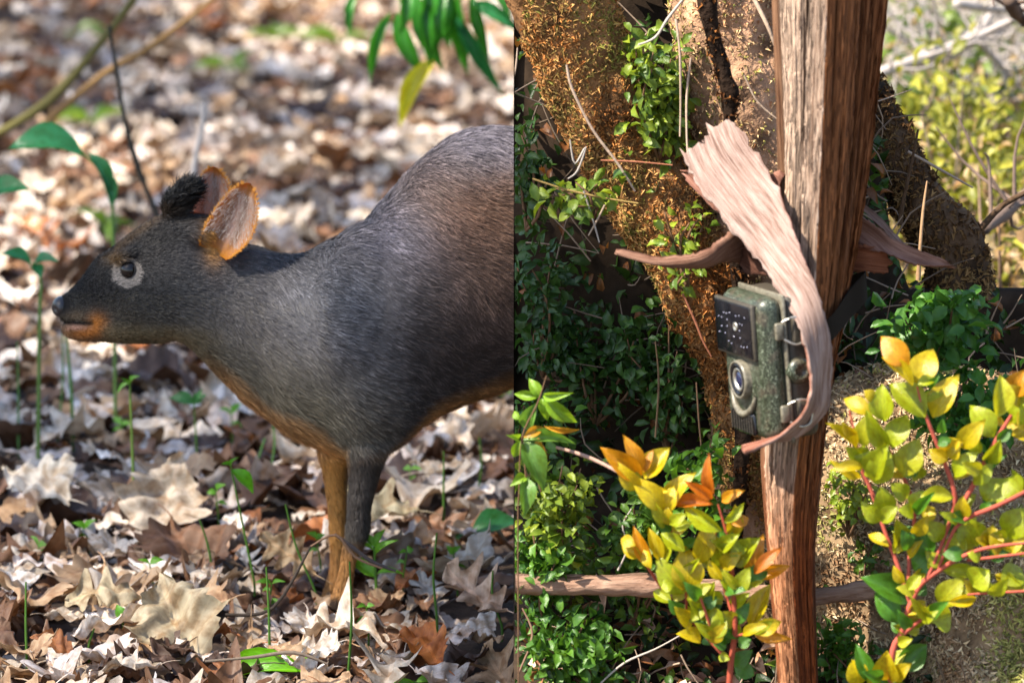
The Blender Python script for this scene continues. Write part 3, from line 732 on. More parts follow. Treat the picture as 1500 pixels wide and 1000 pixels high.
def build_litter():
    r = np.random.default_rng(23)
    meshes = [mesh_np('fallen_leaf', v, f, attrs={'lf': l}) for v, f, l in FINE]
    for m in meshes: m.materials.append(M_litter_o)
    pts = []
    # jittered cells, so that no bare soil shows; the pile is a few leaves deep
    def cells(y0, y1, x0f, step, lay):
        out = []
        y = y0
        while y < y1:
            xl = -0.135 * y - 0.12 - (0.25 if y < 6 else .15)
            x = xl
            while x < x0f:
                for l in range(lay):
                    out.append((x + r.uniform(-.6, .6) * step, y + r.uniform(-.6, .6) * step, l))
                x += step
            y += step
        return out
    near = cells(4.12, 5.05, -0.015, 0.062, 2)
    mid = cells(5.05, 7.2, 0.25, 0.068, 2)
    far = cells(7.2, 11.8, 0.3, 0.085, 2)
    w = np.array([p[2] for p in PAL]); w /= w.sum()
    near.sort(key=lambda p: -p[2])
    vis = [p for p in near if p[0] > -0.128 * p[1] - .03 and p[2] == 1 and p[1] > 4.2]
    r.shuffle(vis); single = set(map(tuple, vis[:285]))
    buckets = {}
    for p in near + mid + far:
        x, y, l = p
        k = int(r.integers(len(LEAVES))); pi = int(r.choice(len(PAL), p=w))
        s = r.uniform(.050, .085) * r.choice([1, 1.3, 1.75], p=[.45, .35, .2]) if y < 5.2 else r.uniform(.06, .14)
        if KIND[k] == 'beech': s *= .75
        if l == 0 and r.random() < .5: pi = 4 if r.random() < .5 else 3
        z = float(ground_z(np.array([x]), np.array([y]))[0]) + 0.004 + 0.016 * l + r.uniform(0, .012)
        q = rot_leaf(r, .20 + .15 * l)
        c = np.array(PAL[pi][1]) * r.uniform(.75, 1.2)
        if tuple(p) in single:
            o = link('fallen_leaf', meshes[k])
            o.matrix_world = Matrix.Translation((x, y, z + .01)) @ q.to_4x4() @ Matrix.Scale(s, 4)
            o.color = (*c, 1)
            lm = min(MARKS, key=lambda a: (a[0].x - x) ** 2 + (a[0].y - y) ** 2)[1]
            tag(o, 'dry %s%s %s leaf lying %s' % ('small ' if s < .075 else 'large ' if s > .105 else '', PAL[pi][0], {'oak': 'wavy lobed', 'maple': 'pointed lobed', 'beech': 'plain oval'}[KIND[k]], lm), 'leaf', 'dry leaves on top of the litter')
        else:
            buckets.setdefault((k, y < 4.95), []).append((np.array(q), (x, y, z), s, c))
    Vs, Fs, Cs, Ls, o = [], [], [], [], 0
    for k, lst in buckets.items():
        tv, tf, tl = (FINE if k[1] else LEAVES)[k[0]]
        Q = np.array([a[0] for a in lst]); P = np.array([a[1] for a in lst]); S = np.array([a[2] for a in lst]); C = np.array([a[3] for a in lst])
        v = np.einsum('kij,nj->kni', Q, tv) * S[:, None, None] + P[:, None, :]
        Vs.append(v.reshape(-1, 3)); Fs.append((tf[None] + (np.arange(len(lst)) * len(tv))[:, None, None]).reshape(-1, 3) + o); o += v.shape[0] * v.shape[1]
        Cs.append(np.repeat(C, len(tv), 0)); Ls.append(np.tile(tl, (len(lst), 1)))
    tag(link('leaf_litter', mesh_np('leaf_litter', np.vstack(Vs), np.vstack(Fs), np.vstack(Cs), attrs={'lf': np.vstack(Ls)}), M_litter_a), 'thick carpet of dry brown and beige fallen leaves', 'leaf litter', kind='stuff')
    # a few big leaves that stand out
    for (px, py, s, k, c, lab, tx, tz) in [
            (255, 925, .135, 1, (.36, .30, .20), 'large mottled olive tan pointed leaf leaning on the litter', .75, .3), (245, 745, .13, 4, (.50, .42, .33), 'large pale crinkled leaf propped up behind the thin shoots', .8, -.3),
            (50, 725, .12, 7, (.60, .55, .47), 'large bleached leaf with a curled bright edge', .3, .9), (160, 895, .10, 0, (.34, .28, .18), 'mottled olive brown leaf lying beside the large pointed leaf', .4, 1.6),
            (640, 700, .07, 3, (.56, .47, .36), 'small smooth cream leaf lying behind the legs of the deer', .2, 1.4), (425, 830, .085, 5, (.46, .33, .19), 'golden tan leaf standing on edge left of the hooves', .9, .9),
            (620, 965, .09, 6, (.45, .14, .025), 'shiny rust orange leaf half buried at the litter front', .3, .5), (560, 755, .11, 8, (.34, .30, .20), 'grey olive leaf lying behind the leafy seedling', .5, 1.1),
            (700, 890, .10, 9, (.48, .35, .26), 'broad curved pinkish tan leaf beside the earth bank', .6, .8)]:
        p = G(px, py, .02); o = link('fallen_leaf', meshes[k])
        o.matrix_world = Matrix.Translation((p.x, p.y, .035)) @ Matrix.Rotation(tx, 4, 'X') @ Matrix.Rotation(tz, 4, 'Z') @ Matrix.Scale(s, 4)
        o.color = (*c, 1); tag(o, lab, 'leaf')
build_litter()

# ------------------------------------------------------------------ seedlings, twigs, bamboo on the left
T_lance = leaf_template('lance', 7, .2, .25)
T_oval = leaf_template('oval', 8, .22, .22, 2)
T_blade = leaf_template('blade', 6, .25, .5)
def stem_obj(name, parent, root, pts, rad, col, nseg=6):
    v, q = tube(np.array([np.array(p) for p in pts]) - np.array(root), rad, nseg)
    return link(name, mesh_np(name, v, q, np.tile(col, (len(v), 1))), M_twig, parent)
leafmesh = {}
def leaf_obj(parent, root, base, tip, wd, nrm, T, mat, col, name='leaf'):
    """one leaf as a part: its mesh is shared, the object carries size and pose"""
    key = (id(T[0]), mat.name)
    if key not in leafmesh:
        me = mesh_np(name, T[0], T[1], attrs={'lf': T[0] * np.array([1, 1, 0])}); me.materials.append(mat); leafmesh[key] = me
    b = np.array(base) ; a = np.array(tip) - b; L = np.linalg.norm(a); y = a / L
    x = unit(np.cross(y, np.array(nrm))); z = np.cross(x, y)
    M = Matrix(((x[0] * wd, y[0] * L, z[0] * L, b[0] - root[0]), (x[1] * wd, y[1] * L, z[1] * L, b[1] - root[1]), (x[2] * wd, y[2] * L, z[2] * L, b[2] - root[2]), (0, 0, 0, 1)))
    o = link(name, leafmesh[key], None, parent); o.matrix_basis = M; o.color = (*col, 1)
    return o
def seedling(px, py, top, leaves, label, col=(.10, .22, .03), rad=.0016, dx=0, dep=0.0, lc=(.09, .26, .03), group=None):
    """thin green shoot: base at px,py on the ground, top pixel, leaves as (t, tip dx, tip dy, width px)"""
    b = G(px, py, 0.0); Y = b.y + dep
    root = empty('seedling', tuple(b), label, 'seedling', group)
    t = W(top[0], top[1], Y); mid = (b + t) / 2 + Vector((dx, 0, 0))
    stem_obj('stem', root, b, [b - Vector((0, 0, .02)), b, mid, t], [rad, rad, rad * .9, rad * .6], np.array(col))
    P = catmull(np.array([b, mid, t]), 41)
    for (tt, ex, ey, wpx) in leaves:
        q = P[int(tt * 40)]; sc = Y / F * 1.03
        tip = q + np.array([ex * sc, random.uniform(-.012, .012), -ey * sc])
        leaf_obj(root, b, q, tip, wpx * sc, (random.uniform(-.3, .3), -0.65, .75), T_lance, M_green_o, np.array(lc) * random.uniform(.85, 1.2))
    return root
SH = 'thin green shoots among the dry leaves'
seedling(198, 762, (190, 560), [(1, -20, 12, 8), (1, 12, -14, 8), (.97, -8, -16, 6)], 'tall thin shoot with a tiny curled pale tip below the head of the deer', (.16, .26, .05), .0022)
seedling(290, 690, (284, 590), [(1, -34, -12, 22), (1, 16, -14, 18), (.95, 10, -24, 10)], 'short shoot with a rounded teal green leaf pair under the neck', lc=(.05, .20, .06))
seedling(372, 850, (338, 682), [(.95, 36, 34, 22), (1, -10, -8, 8), (1, 8, -16, 6)], 'bent shoot with one drooping bright toothed leaf', lc=(.10, .34, .02))
seedling(552, 880, (548, 800), [(.45, -36, -28, 24), (.5, 42, -4, 10), (.8, 28, -30, 12), (1, 14, -26, 12), (1, -16, -22, 12), (.9, -26, -10, 8)], 'leafy bright green seedling growing beside the hooves', rad=.0022, lc=(.16, .42, .03))
seedling(180, 930, (180, 905), [(.9, -8, -22, 18), (.9, 10, -18, 14)], 'tiny round leaved seedling beside the large mottled leaf', lc=(.10, .30, .03))
for (a, b_, c, d, dp, lab) in [(462, 866, 418, 738, 0, 'thin bare shoot bending left beside the foreleg'), (40, 985, 38, 852, 0, 'single upright shoot rising from the litter at the clearing edge'), (510, 990, 512, 822, -.02, 'bare upright shoot in front of the hooves'),
                        (640, 905, 640, 780, 0, 'bare upright shoot right of the leafy seedling'), (650, 780, 650, 660, 0, 'thin shoot standing behind the cream leaf'), (735, 915, 722, 835, 0, 'short leaning shoot beside the earth bank'),
                        (107, 640, 97, 490, 0, 'thicker blurred shoot standing below the muzzle'), (85, 640, 92, 480, 0.02, 'blurred shoot just left of the shoot below the muzzle'), (27, 650, 25, 500, 0, 'blurred upright shoot far left of the deer'),
                        (397, 690, 398, 606, 0, 'thin shoot under the chest of the deer'), (375, 700, 388, 642, 0, 'short shoot leaning under the chest'), (310, 830, 292, 760, 0, 'short bent shoot right of the pale crinkled leaf'),
                        (680, 620, 678, 590, 0, 'faint shoot under the belly of the deer'), (395, 960, 390, 830, 0, 'shoot with a bent top in front of the golden leaf'), (130, 945, 138, 920, 0, 'very short green blade in the front litter'), (700, 720, 702, 640, 0, 'faint blurred shoot behind the cream leaf')]:
    seedling(a, b_, (c, d), [], lab, (.09, .20, .03) if b_ > 700 else (.10, .22, .06), .0017 if a not in (107,) else .003, random.uniform(-.006, .006), dp, group=SH)
seedling(450, 985, (436, 962), [(.3, -152, 10, 46), (1, 18, -4, 8)], 'broad bright lime leaf lying low at the litter front', lc=(.17, .50, .01))
seedling(700, 795, (690, 775), [(.9, 70, -18, 40), (.9, -30, 16, 10)], 'seedling with one broad blue green leaf beside the earth bank', lc=(.06, .28, .10))
seedling(612, 1010, (606, 996), [(.8, 45, -4, 14), (.8, -40, 2, 10)], 'low bright blade leaf at the very front of the litter', lc=(.17, .45, .02))

_sp = random.Random(5)
for (a, b_, nb) in [(395, 880, 'in front of the golden tan leaf'), (400, 905, 'right of the broad lime leaf'), (470, 830, 'left of the hooves'), (590, 850, 'right of the leafy seedling'), (540, 930, 'in front of the leafy seedling'), (320, 760, 'beside the pale crinkled leaf'), (60, 820, 'below the large bleached leaf'), (130, 800, 'between the bleached and crinkled leaves'), (600, 720, 'behind the hooves'), (225, 860, 'above the large mottled leaf'), (670, 850, 'beside the curved pinkish leaf'), (340, 640, 'under the throat of the deer'), (180, 640, 'behind the tall curled shoot')]:
    seedling(a, b_, (a + _sp.randint(-6, 6), b_ - _sp.randint(18, 45)), [(1, _sp.randint(8, 22), -_sp.randint(2, 16), _sp.randint(7, 14)), (.95, -_sp.randint(8, 22), -_sp.randint(2, 16), _sp.randint(7, 14)), (.6, _sp.choice([-16, 16]), 2, 8)], 'tiny fresh green sprout ' + nb, rad=.0013, lc=(.13, .36, .03))
def big_leaf_plant(b, Y, stems, label, lc):
    root = empty('broadleaf_plant', tuple(b), label, 'plant')
    for pts, lv in stems:
        P = [W(x, y, Y) for x, y in pts]
        stem_obj('stem', root, b, P, [.003, .002], np.array((.14, .24, .06)))
        for (x0, y0, x1, y1, w) in lv:
            sc = Y / F * 1.03
            leaf_obj(root, b, W(x0, y0, Y), W(x1, y1, Y - .02), w * sc, (.2, -.5, .8), T_oval, M_green_o, np.array(lc) * random.uniform(.85, 1.15))
    return root
Yb = 5.7; gb = W(165, 420, Yb); gb.z = float(ground_z(np.array([gb.x]), np.array([Yb]))[0])
pz = to_px(np.array([gb]))
big_leaf_plant(gb, Yb, [([(float(pz[0][0]), float(pz[1][0]) + 4), (165, 300), (158, 262), (118, 222)], [(122, 225, 16, 202, 58), (128, 222, 168, 290, 24), (150, 250, 168, 300, 22)])], 'broad blurred teal leaf on an arching stem left of the head', (.035, .21, .08))
gb2 = W(50, 480, 5.5); gb2.z = float(ground_z(np.array([gb2.x]), np.array([5.5]))[0]); pz = to_px(np.array([gb2]))
big_leaf_plant(gb2, 5.5, [([(float(pz[0][0]), float(pz[1][0]) + 4), (58, 470), (60, 410), (48, 385)], [(46, 388, 8, 366, 26), (48, 388, 80, 376, 24), (48, 388, 60, 402, 20)])], 'small three leaved teal green plant in front of the muzzle', (.035, .24, .10))
gb3 = W(-20, 420, 5.6); gb3.z = float(ground_z(np.array([gb3.x]), np.array([5.6]))[0]); pz = to_px(np.array([gb3]))
big_leaf_plant(gb3, 5.6, [([(float(pz[0][0]), float(pz[1][0]) + 4), (-18, 330), (-12, 290)], [(-14, 290, 34, 268, 46), (-14, 290, -50, 270, 40)])], 'plant with one broad rounded green leaf at the edge of the clearing', (.03, .24, .07))
def low_sprigs():
    for i, (px, py) in enumerate([(110, 45), (345, 100), (135, 175), (735, 575), (500, 60), (150, 330), (400, 50)]):
        p = G(px, py + 12, 0); r_ = empty('sprig', tuple(p), ['blurred green sprig far behind beside the olive vine', 'blurred green sprig far behind right of the brown vine', 'blurred green sprig above the broad teal leaf', 'green sprig under the belly of the deer against the bank', 'blurred green sprig left of the bamboo spray', 'blurred green sprig behind the forehead of the deer', 'blurred green sprig between the brown vine and the bamboo'][i], 'sprig', 'blurred green sprigs in the background litter')
        for k in range(4):
            a = random.uniform(0, 6.28); L = random.uniform(.05, .10)
            leaf_obj(r_, p, np.array(p) + [0, 0, .01], np.array(p) + [math.cos(a) * L, math.sin(a) * L, random.uniform(.02, .07)], .03, (0, -.2, 1), T_lance, M_green_o, np.array((.14, .26, .04)) * random.uniform(.5, 1.1))
low_sprigs()
# twigs
def twig(pts, Y, rad, col, label, ground=True, name='twig'):
    P = [W(x, y, Y) for x, y in pts]
    root = tuple(P[-1] if P[-1].z < P[0].z else P[0])
    v, q = tube(np.array([np.array(p) for p in P]) - np.array(root), rad, 7, wob=.25)
    o = link(name, mesh_np(name, v, q, np.tile(col, (len(v), 1))), M_twig); o.location = root
    return tag(o, label, 'twig')
twig([(160, 38), (172, 110), (186, 190), (208, 260), (236, 330), (262, 420)], 6.0, [.003, .0035, .004, .004, .004], (.05, .045, .035), 'thin dark twig rising behind the brow of the deer')
twig([(300, 148), (296, 190), (286, 235), (284, 300), (288, 420)], 6.4, [.004, .0055, .006, .006], (.30, .29, .30), 'pale grey stick rising behind the tuft of the deer')
twig([(-30, 210), (70, 150), (150, 60), (210, -20)], 6.6, [.006, .008, .007, .006], (.14, .12, .04), 'olive vine slanting up through the blurred litter')
twig([(20, 220), (150, 110), (220, 70), (330, -15)], 6.9, [.006, .007, .007, .005], (.20, .12, .05), 'brown vine slanting up across the blurred litter')
twig([(490, 782), (515, 800), (545, 822), (580, 836)], YD - .14, [.002, .0026, .002, .0015], (.10, .08, .075), 'grey brown twig lying across the hooves of the deer')
twig([(455, 800), (492, 783), (520, 815), (560, 832)], YD - .15, [.0012, .0018, .0015, .001], (.26, .15, .09), 'thin reddish twig crossed over the grey twig at the hooves')
twig([(300, 968), (370, 962), (430, 955), (480, 972)], 4.36, [.0015, .0022, .002, .001], (.24, .18, .13), 'thin tan twig lying across the front litter')
twig([(330, 900), (400, 890), (455, 800)], 4.62, [.002, .002, .0012], (.06, .045, .035), 'dark twig lying between the golden leaf and the hooves')
# bamboo spray hanging into the clearing from above
def bamboo():
    Y = 6.3; r = np.random.default_rng(3)
    b = W(640, -160, Y); foot = Vector((b.x + .25, Y + .3, 0))
    root = empty('bamboo_culm', tuple(foot), 'drooping bamboo spray with long narrow green leaves above the back of the deer', 'bamboo')
    stem_obj('culm', root, foot, [foot - Vector((0, 0, .05)), foot + Vector((.02, 0, .5)), foot + Vector((-.05, -.1, .95)), b], [.010, .009, .007, .003], np.array((.20, .26, .06)), 8)
    for pts in ([(640, -160), (650, -60), (668, 0)], [(640, -160), (600, -60), (585, 5)], [(640, -160), (690, -50), (705, -5)], [(640, -160), (620, -60), (625, 0)]):
        stem_obj('branchlet', root, foot, [W(x, y, Y) for x, y in pts], [.003, .002, .0015], np.array((.16, .26, .05)))
    for (x0, y0, x1, y1, w, c) in [(572, 18, 540, 105, 13, 0), (580, 18, 612, 100, 20, 0), (608, -10, 640, 90, 22, 0), (625, 0, 628, 85, 15, 0), (650, -10, 640, 60, 22, 0), (668, -10, 680, 95, 18, 0), (665, 20, 728, 125, 16, 1), (690, -10, 712, 75, 15, 0), (690, 2, 757, 40, 16, 1),
                               (525, -12, 508, 40, 12, 0), (637, 84, 584, 168, 22, 2), (648, 0, 655, 60, 18, 0), (600, -20, 590, 40, 16, 0), (630, -40, 622, 50, 18, 0), (655, -50, 662, 40, 18, 0), (715, -20, 745, 15, 14, 0)]:
        sc = Y / F * 1.03; col = [(.035, .19, .02), (.03, .20, .07), (.50, .48, .02)][c]
        dy = r.uniform(-.06, .06)
        leaf_obj(root, foot, W(x0, y0, Y + dy), W(x1 + (x1 - x0) * .12, y1 + (y1 - y0) * .15, Y + dy - .03), w * sc * 1.35, (r.uniform(-.4, .4), -1, .35), T_lance, M_green_o, np.array(col) * r.uniform(.85, 1.2))
bamboo()

# ------------------------------------------------------------------ added tree out of view, its leaves placed to shade chosen spots
def added_shade_tree():
    r = np.random.default_rng(77)
    s = np.array(TO_SUN)
    n = 5200
    gx = r.uniform(-2.6, 0.02, n); gy = r.uniform(3.4, 12.0, n); hh = r.uniform(6.8, 9.2, n)
    c = vnoise(np.stack([gx, gy, hh * .4], -1), 1.3, 8)
    far = np.clip((gy - 5.4) / 2.5, 0, 1)
    keep = (c > -0.25 + 0.42 * far) & (gy > 5.35)
    gx, gy, hh = gx[keep], gy[keep], hh[keep]; n = len(gx)
    big = n
    for m, x0, x1, y0_, y1_, h0, h1 in ((420, .0, .36, 4.48, 4.72, 5.0, 6.5), (1250, -1.0, .32, 4.72, 5.40, 8.5, 11.5), (560, -1.0, -.02, 4.05, 4.72, 8.5, 11.5)):  # extra leaves set on sun rays to shade hollow, deer and front litter
        gx = np.append(gx, r.uniform(x0, x1, m)); gy = np.append(gy, r.uniform(y0_, y1_, m)); hh = np.append(hh, r.uniform(h0, h1, m))
    n = len(gx)
    P = np.stack([gx, gy, np.zeros(n)], -1) + s[None] * (hh / s[2])[:, None]
    al = unit(r.normal(0, 1, (n, 3)) + np.array([0, 0, -.4])); nm = unit(r.normal(0, .7, (n, 3)) + s)
    T = leaf_template('oval', 3, .1, .2)
    L = r.uniform(.13, .22, n); L[big + 420:] *= .3; L[big:big + 420] *= .8
    V, Fc, idx = place_template(T, P, al, nm, L, L * .6)
    base = P.mean(0); base[2] = -.05
    root = empty('added_shade_tree', tuple(base), 'added unseen tree with a crown shaped to shade the deer and clearing', 'tree')
    col = np.array((.05, .12, .03)) * r.uniform(.7, 1.3, (n, 1))
    link('crown', mesh_np('crown', V - base, Fc, col[idx]), M_green, root)
    parts = [tube([(0, 0, 0), (.1, 0, 2.5), (-.05, .1, 5), (0, 0, 7.6)], [.24, .19, .14, .06], 12, 24, .2)]
    for k in range(7):
        tgt = P[r.integers(n)] - base; z0 = r.uniform(3.8, 6.4)
        parts.append(tube([(0, 0.05, z0), tgt * np.array([.5, .5, 1]) * np.array([1, 1, 0]) + np.array([0, 0, z0 + .9]), tgt], [.05, .025, .008], 7, 10, .2))
    v, f = join(parts)
    link('trunk', mesh_np('trunk', v, f, np.tile((.10, .075, .055), (len(v), 1))), M_bark_a, root)
added_shade_tree()
# ------------------------------------------------------------------ mossy trees behind the post
T_flake = leaf_template('oval', 2, .35, .6)
def moss_on(V, Fc, n, root, parent, pal, lmin, lmax, hang=0.6, seed=0, clumpy=0.2, keepf=None, lift=.4, wd=.5):
    r = np.random.default_rng(seed)
    P, Nn, _ = sample_surface(V, Fc, n, r)
    k = (Nn[:, 1] < 0.45) & (vnoise(P, 28, seed) > -1 + clumpy * 2 * r.random(n)) & (P[:, 0] > .012)
    if keepf is not None: k &= keepf(P)
    P, Nn = P[k], Nn[k]; n = len(P)
    al = unit(Nn * lift + r.normal(0, .6, (n, 3)) + np.array([0, 0, -hang]))
    L = r.uniform(lmin, lmax, n)
    v, f, idx = place_template(T_flake, P - Nn * .001, al, unit(Nn + r.normal(0, .5, (n, 3))), L, L * wd * r.uniform(.5, 1.3, n))
    big = vnoise(P, 15, seed + 3) * .9 + r.normal(0, .25, n)
    order = np.clip(((big + 1) / 2 * len(pal)).astype(int), 0, len(pal) - 1)
    C = np.array(pal)[order] * r.uniform(.6, 1.35, (n, 1))
    v[:, 0] = np.maximum(v[:, 0], .003)
    o = link('moss', mesh_np('moss', v - np.array(root), f, C[idx], smooth=False), M_moss, parent)
    return tag(o, kind='stuff')
def mossy_tree(pts, wpx, Y, base_col, pal, nm, label, seed, lmin=.006, lmax=.018, clumpy=.3, limbs=(), name='mossy_tree'):
    P = [np.array(W(x, y, Y + dy)) for x, y, dy in pts]
    rad = [w / 2 * Y / F * 1.03 for w in wpx]
    P[-1][2] = min(P[-1][2], -.03)
    v, q = tube(P, rad, 40, 120)
    dirs = unit(v - np.vstack([np.repeat(catmull(P, 120), 40, 0), P[0][None], P[-1][None]]))
    v = v + dirs * (fbm(v * np.array([1, 1, .35]), 45, 3, seed) * .007)[:, None]
    root = P[-1].copy()
    e = empty(name, tuple(root), label, 'tree', 'mossy trees behind the post')
    c = np.array(base_col) * np.clip(1 + .8 * fbm(v, 38, 4, seed + 9), .2, 1.7)[:, None]
    link('trunk', mesh_np('trunk', v - root, tri(q), c), M_bark_a, e)
    for lp, lw, ly in limbs:
        LP = [np.array(W(x, y, ly)) for x, y in lp]
        lv, lq = tube(LP, [w / 2 * ly / F for w in lw], 9, wob=.2, seed=seed)
        link('limb', mesh_np('limb', lv - root, lq, np.tile(np.array(base_col), (len(lv), 1))), M_bark_a, e)
    if nm: moss_on(v, tri(q), nm, root, e, pal, lmin, lmax, .7, seed, clumpy)
    return e
BROWN = [(.08, .032, .012), (.24, .095, .028), (.46, .19, .055), (.50, .27, .10), (.38, .25, .08), (.24, .22, .05)]
TAN = [(.16, .065, .03), (.40, .19, .09), (.56, .35, .19), (.60, .43, .24), (.42, .36, .11), (.34, .34, .08)]
mossy_tree([(740, -170, 0), (806, -30, 0), (856, 90, .01), (912, 200, .02), (972, 310, .02), (1030, 420, .02), (1082, 540, .02), (1110, 700, .02), (1112, 1150, .02)], [140, 140, 138, 134, 128, 116, 100, 95, 100], 4.42,
           (.24, .12, .05), BROWN, 75000, 'leaning tree trunk thickly covered with rusty brown hanging moss', 101, .0025, .0078, .45)
mossy_tree([(1040, -170, 0), (1068, -20, 0), (1085, 110, .0), (1105, 250, .0), (1112, 420, 0), (1112, 1150, 0)], [185, 180, 178, 160, 140, 140], 4.46,
           (.46, .27, .165), TAN, 30000, 'pale pinkish brown trunk with thin lichen just behind the post', 102, .0025, .0075, .6)
mossy_tree([(1130, -150, 0), (1200, 20, 0), (1262, 135, 0), (1318, 240, 0), (1365, 330, .0), (1405, 430, .0), (1430, 1150, 0)], [60, 62, 66, 70, 76, 92, 110], 4.66,
           (.10, .06, .035), [(.07, .038, .02), (.15, .08, .035), (.26, .15, .06), (.38, .24, .10)], 22000, 'dark shaded mossy trunk leaning away right of the post', 103, .004, .011, .35,
           limbs=[([(1395, 330), (1420, 350), (1470, 300), (1530, 270)], [14, 10, 8, 5], 4.7), ([(1318, 330), (1322, 300), (1335, 240), (1345, 190)], [8, 7, 5, 3], 4.55)])
mossy_tree([(1028, -120, 0), (1040, 0, 0), (1052, 80, 0), (1064, 150, .0), (1072, 240, 0.02), (1080, 400, .06), (1080, 1150, .06)], [26, 26, 27, 25, 22, 22, 26], 4.33,
           (.028, .016, .010), BROWN[:2], 1200, 'slim dark stem standing in for a branch shadow between the two mossy trunks', 104, .004, .010, .5, name='shadow_stem')  # near-black stem put in for the shadow of a branch

# ------------------------------------------------------------------ the split weathered post
YP = 4.15
M_post = fibre_mat('weathered_wood', [(0.28, (.03, .015, .009)), (0.42, (.17, .105, .07)), (0.52, (.42, .33, .27)), (0.66, (.66, .57, .50))], .85, 900, 16, 1.0, .005, .15, True)
POST = {}
def build_post():
    K = [-60, 0, 120, 250, 380, 450, 550, 620, 690, 760, 850, 1000, 1160]
    Lf = [1139, 1139, 1144, 1149, 1152, 1148, 1136, 1127, 1121, 1126, 1135, 1149, 1157]
    Ed = [1214, 1213, 1209, 1203, 1197, 1194, 1184, 1174, 1166, 1161, 1162, 1173, 1178]
    Rt = [1312, 1304, 1290, 1276, 1255, 1242, 1222, 1211, 1203, 1195, 1185, 1188, 1192]
    n = 260; ys = np.linspace(-60, 1150, n)
    l = np.interp(ys, K, Lf); e = np.interp(ys, K, Ed); rr = np.interp(ys, K, Rt)
    ker = np.ones(15) / 15
    sm = lambda a: np.convolve(np.pad(a, 7, mode='edge'), ker, 'valid')
    l, e, rr = sm(l), sm(e), sm(rr)
    nc = 132; V = np.zeros((n, nc, 3)); fib = np.zeros((n, nc, 3)); tint = np.ones((n, nc, 3))
    for i in range(n):
        c = [np.array(W(l[i], ys[i], YP + .035)), np.array(W(e[i], ys[i], YP - .045)), np.array(W(rr[i], ys[i], YP + .05)), np.array(W((rr[i] * .7 + l[i] * .3), ys[i], YP + .12)), np.array(W(l[i] + 6, ys[i], YP + .10))]
        # flatten each ring to one height
        for p in c: p[2] = c[1][2]
        seg = [40, 44, 16, 16, 16]; k = 0
        for j in range(5):
            a, b = c[j], c[(j + 1) % 5]
            for m in range(seg[j]):
                t = m / seg[j]; V[i, k] = a * (1 - t) + b * t
                bulge = math.sin(math.pi * t) * (.006 if j < 2 else .01)
                nd = np.array([b[1] - a[1], -(b[0] - a[0]), 0]); nd /= np.linalg.norm(nd) + 1e-9
                V[i, k] += nd * bulge
                fib[i, k] = (k * .0024, c[1][2], 0)
                tint[i, k] = (1.02, .96, .90) if j == 0 else (.66, .32, .14) if j == 1 else (.5, .33, .22)  # right face darker: redder wood, with its shade put into the tint
                k += 1
    ctr = V.mean(1, keepdims=True); nrm = unit(V - ctr)
    kk = np.arange(nc)[None, :] * np.ones((n, 1)); zz = V[:, :, 2]
    q = np.stack([kk.ravel() * .45, zz.ravel() * 4, np.zeros(n * nc)], -1)
    g = fbm(q, 1, 3, 31).reshape(n, nc)
    q2 = np.stack([kk.ravel() * .12, zz.ravel() * 2.2, np.zeros(n * nc)], -1); g2 = vnoise(q2, 1, 35).reshape(n, nc)
    d = .0032 * g + .0045 * g2
    def crack(k0, z0, z1, width, depth, drift=0):
        zc = np.clip((zz - z0) / (z1 - z0), 0, 1); inside = np.sin(np.pi * zc) ** .5 * (zz > z0) * (zz < z1)
        w_ = vnoise(np.stack([np.zeros(n), V[:, 0, 2] * 12, np.zeros(n)], -1), 1, int(k0)) * 1.2
        return -depth * np.exp(-((kk - k0 - w_[:, None] - drift * zc) / width) ** 2) * inside
    d += crack(24, .52, 1.1, 1.0, .020, 3) + crack(12, .45, .62, .8, .008) + crack(33, .42, .60, .7, .009) + crack(6, .55, .9, .7, .006) + crack(18, .05, .33, .8, .006)
    d += crack(62, .42, 1.2, 1.4, .016, 2) + crack(52, .1, .7, .8, .007) + crack(72, .3, 1.0, .9, .009) + crack(45, .6, 1.0, .8, .007) + crack(58, -.1, .35, 1.0, .009)
    V = V + nrm * d[:, :, None]
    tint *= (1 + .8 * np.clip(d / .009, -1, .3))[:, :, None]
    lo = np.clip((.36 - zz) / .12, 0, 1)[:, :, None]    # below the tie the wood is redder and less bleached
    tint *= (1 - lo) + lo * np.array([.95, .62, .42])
    Vf = V.reshape(-1, 3); base = Vf[-nc:].mean(0); base[2] = 0
    Fc = tri(grid_faces(n, nc)); kx = len(Vf); Vf = np.vstack([Vf, V[0].mean(0)[None], V[-1].mean(0)[None]])
    caps = np.array([[j, (j + 1) % nc, kx] for j in range(nc)] + [[(n - 1) * nc + (j + 1) % nc, (n - 1) * nc + j, kx + 1] for j in range(nc)])
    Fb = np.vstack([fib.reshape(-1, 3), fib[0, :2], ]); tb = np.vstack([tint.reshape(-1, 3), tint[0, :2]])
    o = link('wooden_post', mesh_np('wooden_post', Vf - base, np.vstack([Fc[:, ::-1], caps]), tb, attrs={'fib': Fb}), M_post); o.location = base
    tag(o, 'split weathered wooden post with a grey face and a red brown face', 'post')
    # raised fibres and slivers along the grain
    r = np.random.default_rng(12); m = 5200
    ii = r.integers(6, n - 30, m); jj = r.integers(0, 84, m)
    P0 = V[ii, jj]; ln = r.integers(4, 22, m); P1 = V[np.minimum(ii + ln, n - 1), jj]; nn = nrm[ii, jj]
    t_ = unit(np.cross(P1 - P0, nn)); wd_ = r.uniform(.0003, .0011, m)[:, None]; up_ = r.uniform(.0002, .0022, m)[:, None]
    SV = np.stack([P0 - nn * .0006, (P0 + P1) / 2 - t_ * wd_ + nn * up_ * .6, (P0 + P1) / 2 + t_ * wd_ + nn * up_, P1 - nn * .0003], 1).reshape(-1, 3)
